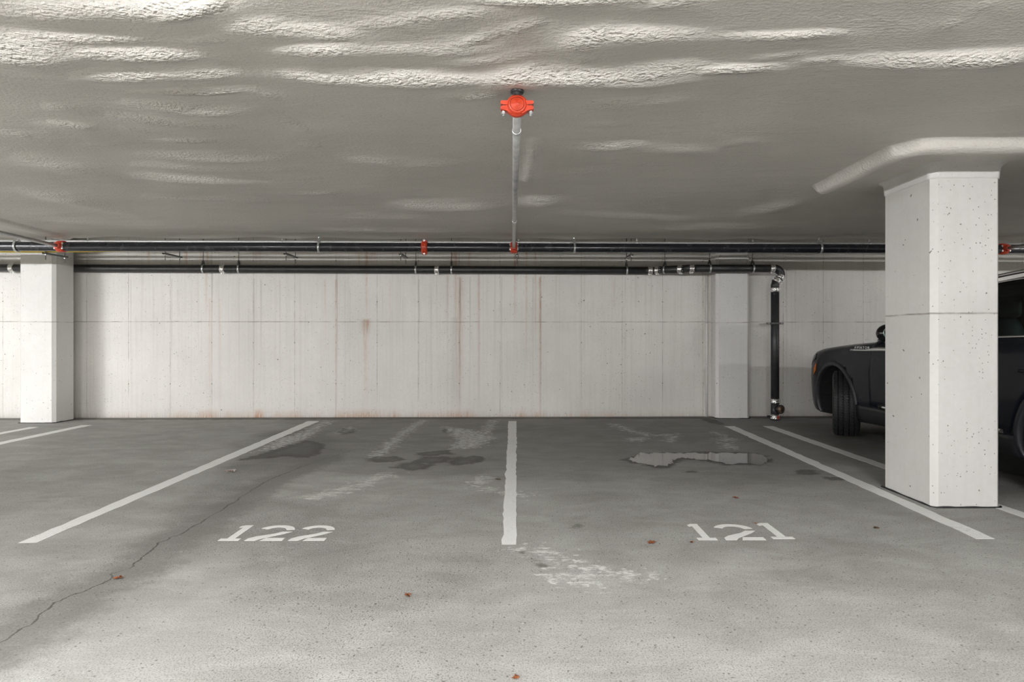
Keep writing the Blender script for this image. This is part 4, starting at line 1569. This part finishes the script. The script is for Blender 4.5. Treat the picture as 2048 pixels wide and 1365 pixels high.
rr_ = []
for yc in np.linspace(2.35, 4.8, 22):
    x, z = roof_edge(yc)
    crown = float(np.interp(yc, [2.35, 2.8, 3.5, 4.8], [.03, .06, .07, .06]))
    rr_.append([cp_(x * k, yc, z + crown * (1 - abs(k) ** 2.6)) for k in np.linspace(-1, 1, 21)])
roof = strip('roof', rr_, M['carpaint'], car)
sm_ = roof.modifiers.new('thickness', 'SOLIDIFY')
sm_.thickness = .03
strip('windscreen', [[cp_(k * .90, 1.62 + .02 * (1 - k * k) * -8, 1.15 + .02 * (1 - k * k)) for k in np.linspace(-1, 1, 15)], [cp_(k * .80, 2.0 - .1 * (1 - k * k), 1.375 + .02 * (1 - k * k)) for k in np.linspace(-1, 1, 15)], [cp_(k * .70, 2.36 - .03 * (1 - k * k), 1.56 + .03 * (1 - k * k)) for k in np.linspace(-1, 1, 15)]], M['glass'], car)
strip('rear_glass', [[cp_(k * .88, 5.0, 1.18) for k in np.linspace(-1, 1, 9)], [cp_(k * .68, 4.8, 1.56) for k in np.linspace(-1, 1, 9)]], M['glass'], car)
for s in (-1, 1):
    def belt(yc):
        w, z0, zs, zc = station(yc)
        return cp_(s * (w - .07), yc, zs - .01)

    def upper(yc):
        x, z = roof_edge(max(yc, 2.35))
        return cp_(s * x, yc, z - .008)
    for nm, a, b, c, d in (('side_window', 1.78, 2.86, 2.42, 2.88), ('side_window', 2.94, 3.88, 2.96, 3.86), ('side_window', 3.96, 4.85, 3.94, 4.62)):
        lo = [Vector(belt(y)) for y in np.linspace(a, b, 8)]
        hi = [Vector(upper(y)) for y in np.linspace(c, d, 8)]
        strip(nm, [[tuple(l + (h - l) * t_) for t_ in (0, .33, .66, 1)] for l, h in zip(lo, hi)], M['glass'], car)
    for nm, y0_, y1_, r_ in (('front_pillar', 1.70, 2.38, .035), ('middle_pillar', 2.90, 2.92, .035), ('middle_pillar', 3.92, 3.90, .035), ('rear_pillar', 4.92, 4.72, .06)):
        p0, p1 = Vector(belt(y0_)), Vector(upper(y1_))
        MB().tube([p0 + Vector((0, 0, -.02)), (p0 + p1) / 2 + Vector((s * .012, 0, 0)), p1 + Vector((-s * .005, 0, .01))], r_, 12).build(nm, M['carblack'] if 'middle' in nm else M['carpaint'], car)
    w_ = MB().tube([tuple(Vector(belt(y)) + Vector((s * .012, 0, .008))) for y in np.linspace(1.85, 4.80, 24)], .011, 8).build('belt_moulding', M['chrome'], car)
    w_ = MB().tube([tuple(Vector(upper(y)) + Vector((s * .012, 0, -.002))) for y in np.linspace(2.45, 4.62, 20)], .009, 8).build('window_moulding', M['chrome'], car)
    MB().tube([cp_(s * (roof_edge(y)[0] - .035), y, roof_edge(y)[1] + .055 - (.04 if i in (0, 15) else 0)) for i, y in enumerate(np.linspace(2.75, 4.55, 16))], .016, 10).build('roof_rail', M['chrome'], car)

# seats
for x in (-.40, .40):
    for yc, nm in ((2.62, 'front_seat'), (3.55, 'rear_seat')):
        sb = MB()
        sb.ball(cp_(x, yc, 1.10), (.25, .10, .34))
        so = sb.build(nm, M['seat'], car)
        hb = MB()
        hb.box(cp_(x, yc + .06, 1.455), (.27, .11, .20), None, .05)
        hb.tube([cp_(x - .06, yc + .05, 1.30), cp_(x - .06, yc + .06, 1.42)], .008, 8)
        hb.tube([cp_(x + .06, yc + .05, 1.30), cp_(x + .06, yc + .06, 1.42)], .008, 8)
        hb.build('headrest', M['seat'], so)


# wheels
def wheel(x, yc, steer):
    s = -1 if x < 0 else 1
    root = bpy.data.objects.new('wheel', None)
    COL.objects.link(root)
    root.parent = car
    R, W = .388, .285
    root.location = cp_(x, yc, R)
    root.rotation_euler.z = steer
    h = W / 2
    prof = [(.262, -h + .03), (.275, -h + .012), (.31, -h - .002), (.345, -h + .002), (.368, -h + .012), (R - .006, -h + .026), (R - .001, -h + .040)]
    g = [(-.082, .008), (-.030, .011), (.030, .011), (.082, .008)]
    zz = -h + .045
    for gz, gw in g:
        prof += [(R, gz - gw / 2 - .001), (R - .009, gz - gw / 2 + .001), (R - .009, gz + gw / 2 - .001), (R, gz + gw / 2 + .001)]
    prof += [(R - .001, h - .040), (R - .006, h - .026), (.368, h - .012), (.345, h - .002), (.31, h + .002), (.275, h - .012), (.262, h - .03)]
    tb = MB()
    tb.lathe(prof, (0, 0, 0), (1, 0, 0), 96, True)
    # tread blocks: slanted raised lugs in every rib
    for i in range(78):
        th = 2 * PI * i / 78
        for (za, zb, sl) in ((-.128, -.090, .35), (-.074, -.037, .6), (-.022, .022, -.5), (.037, .074, .6), (.090, .128, .35)):
            dt = 2 * PI / 78 * .62
            vs = []
            for rr2 in (R - .004, R + .0045):
                for (zq, tq) in ((za, 0), (zb, sl * .05), (zb, sl * .05 + dt), (za, dt)):
                    a = th + tq + (.03 if abs(za) > .05 else 0)
                    drop = .012 * max(0, (abs(zq) - .10) / .03)
                    vs.append((zq, (rr2 - drop) * math.cos(a), (rr2 - drop) * math.sin(a)))
            tb.add(vs, [(4, 5, 6, 7), (0, 1, 5, 4), (1, 2, 6, 5), (2, 3, 7, 6), (3, 0, 4, 7)])
    ty = tb.build('tyre', M['tyre'], root)
    rb = MB()
    o = s * (h - .055)
    rb.lathe([(.262, -h + .03), (.25, -h + .04), (.245, 0), (.25, h - .04), (.262, h - .03)], (0, 0, 0), (1, 0, 0), 48)
    rb.lathe([(0, 0), (.065, 0), (.07, s * .02), (.035, s * .032), (0, s * .033)], (o, 0, 0), (1, 0, 0), 24)
    for k in range(10):
        a = 2 * PI * k / 10
        c = Vector((o, .155 * math.cos(a), .155 * math.sin(a)))
        rb.box(c, (.022, .205, .030), Matrix.Rotation(a, 3, 'X'), .005)
    rb.build('rim', M['rim'], root)
    db = MB()
    db.lathe([(0, -.012), (.17, -.012), (.17, .012), (0, .012)], (s * .02, 0, 0), (1, 0, 0), 32)
    db.build('brake_disc', M['strut'], root)
    return root


ST_ANG = -math.radians(28.5)
wheel(-.845, WB0, ST_ANG)
wheel(.845, WB0, ST_ANG)
wheel(-.86, WB1, 0)
wheel(.86, WB1, 0)

# ------------------------------------------------------------------ garage lamps (behind and beside the view), two added to brighten walls and columns
LAMPS = [(-9.6, 3.4, 2.0, 'left of the left column'), (-9.6, 1.9, 2.0, 'added for fill left of the view, second from the wall'), (-5.4, -.2, 1.0, 'added for fill over the aisle, ahead of the left bay'), (-1.5, 0.0, 1.0, 'over the aisle near the middle'), (1.7, -.1, 1.0, 'over the aisle to the right'), (9.0, -.6, 1.0, 'far right of the aisle'),
         (-9.2, -.6, 1.0, 'far left of the aisle'), (9.6, 3.2, 1.0, 'right of the near column'), (-3.2, -7, 1.0, 'at the back left'), (2.6, -7, 1.0, 'at the back right')]
for x, y, k, lb in LAMPS:
    root = empty('ceiling_lamp', (x, y, 2.293), 'linear white ceiling lamp ' + lb, 'lamp', 'linear ceiling lamps')
    MB().box((0, 0, .055), (1.22, .10, .05), None, .006).build('lamp_housing', M['lampbody'], root)
    MB().box((0, 0, .0), (1.20, .13, .065), None, .02).build('lamp_diffuser', M['lamp_bright' if k > 1 else 'lamp'], root)

wd_ = bpy.data.worlds.new('World')
bpy.context.scene.world = wd_
wd_.use_nodes = True
wd_.node_tree.nodes['Background'].inputs[0].default_value = (.9, .95, 1, 1)
wd_.node_tree.nodes['Background'].inputs[1].default_value = .02

# ------------------------------------------------------------------ camera, view
cam = bpy.data.cameras.new('camera')
co_ = bpy.data.objects.new('camera', cam)
COL.objects.link(co_)
co_.location = (0, 0, H)
co_.rotation_euler = (PI / 2, 0, 0)
cam.sensor_fit = 'HORIZONTAL'
cam.sensor_width = 36
cam.lens = F / 2048 * 36
cam.shift_x = -(CX - 1024) / 2048
cam.shift_y = (CY - 682.5) / 2048
cam.clip_start = .05
sc = bpy.context.scene
sc.camera = co_
sc.view_settings.view_transform = 'Standard'
sc.view_settings.look = 'None'
sc.view_settings.exposure = 0.0
sc.view_settings.gamma = 1
sc.view_settings.use_curve_mapping = False
sc.cycles.use_denoising = True
sc.cycles.adaptive_threshold = .04
sc.cycles.max_bounces = 6
sc.cycles.diffuse_bounces = 4
sc.cycles.glossy_bounces = 3
sc.cycles.caustics_reflective = False
sc.cycles.caustics_refractive = False
sc.cycles.sample_clamp_indirect = 6
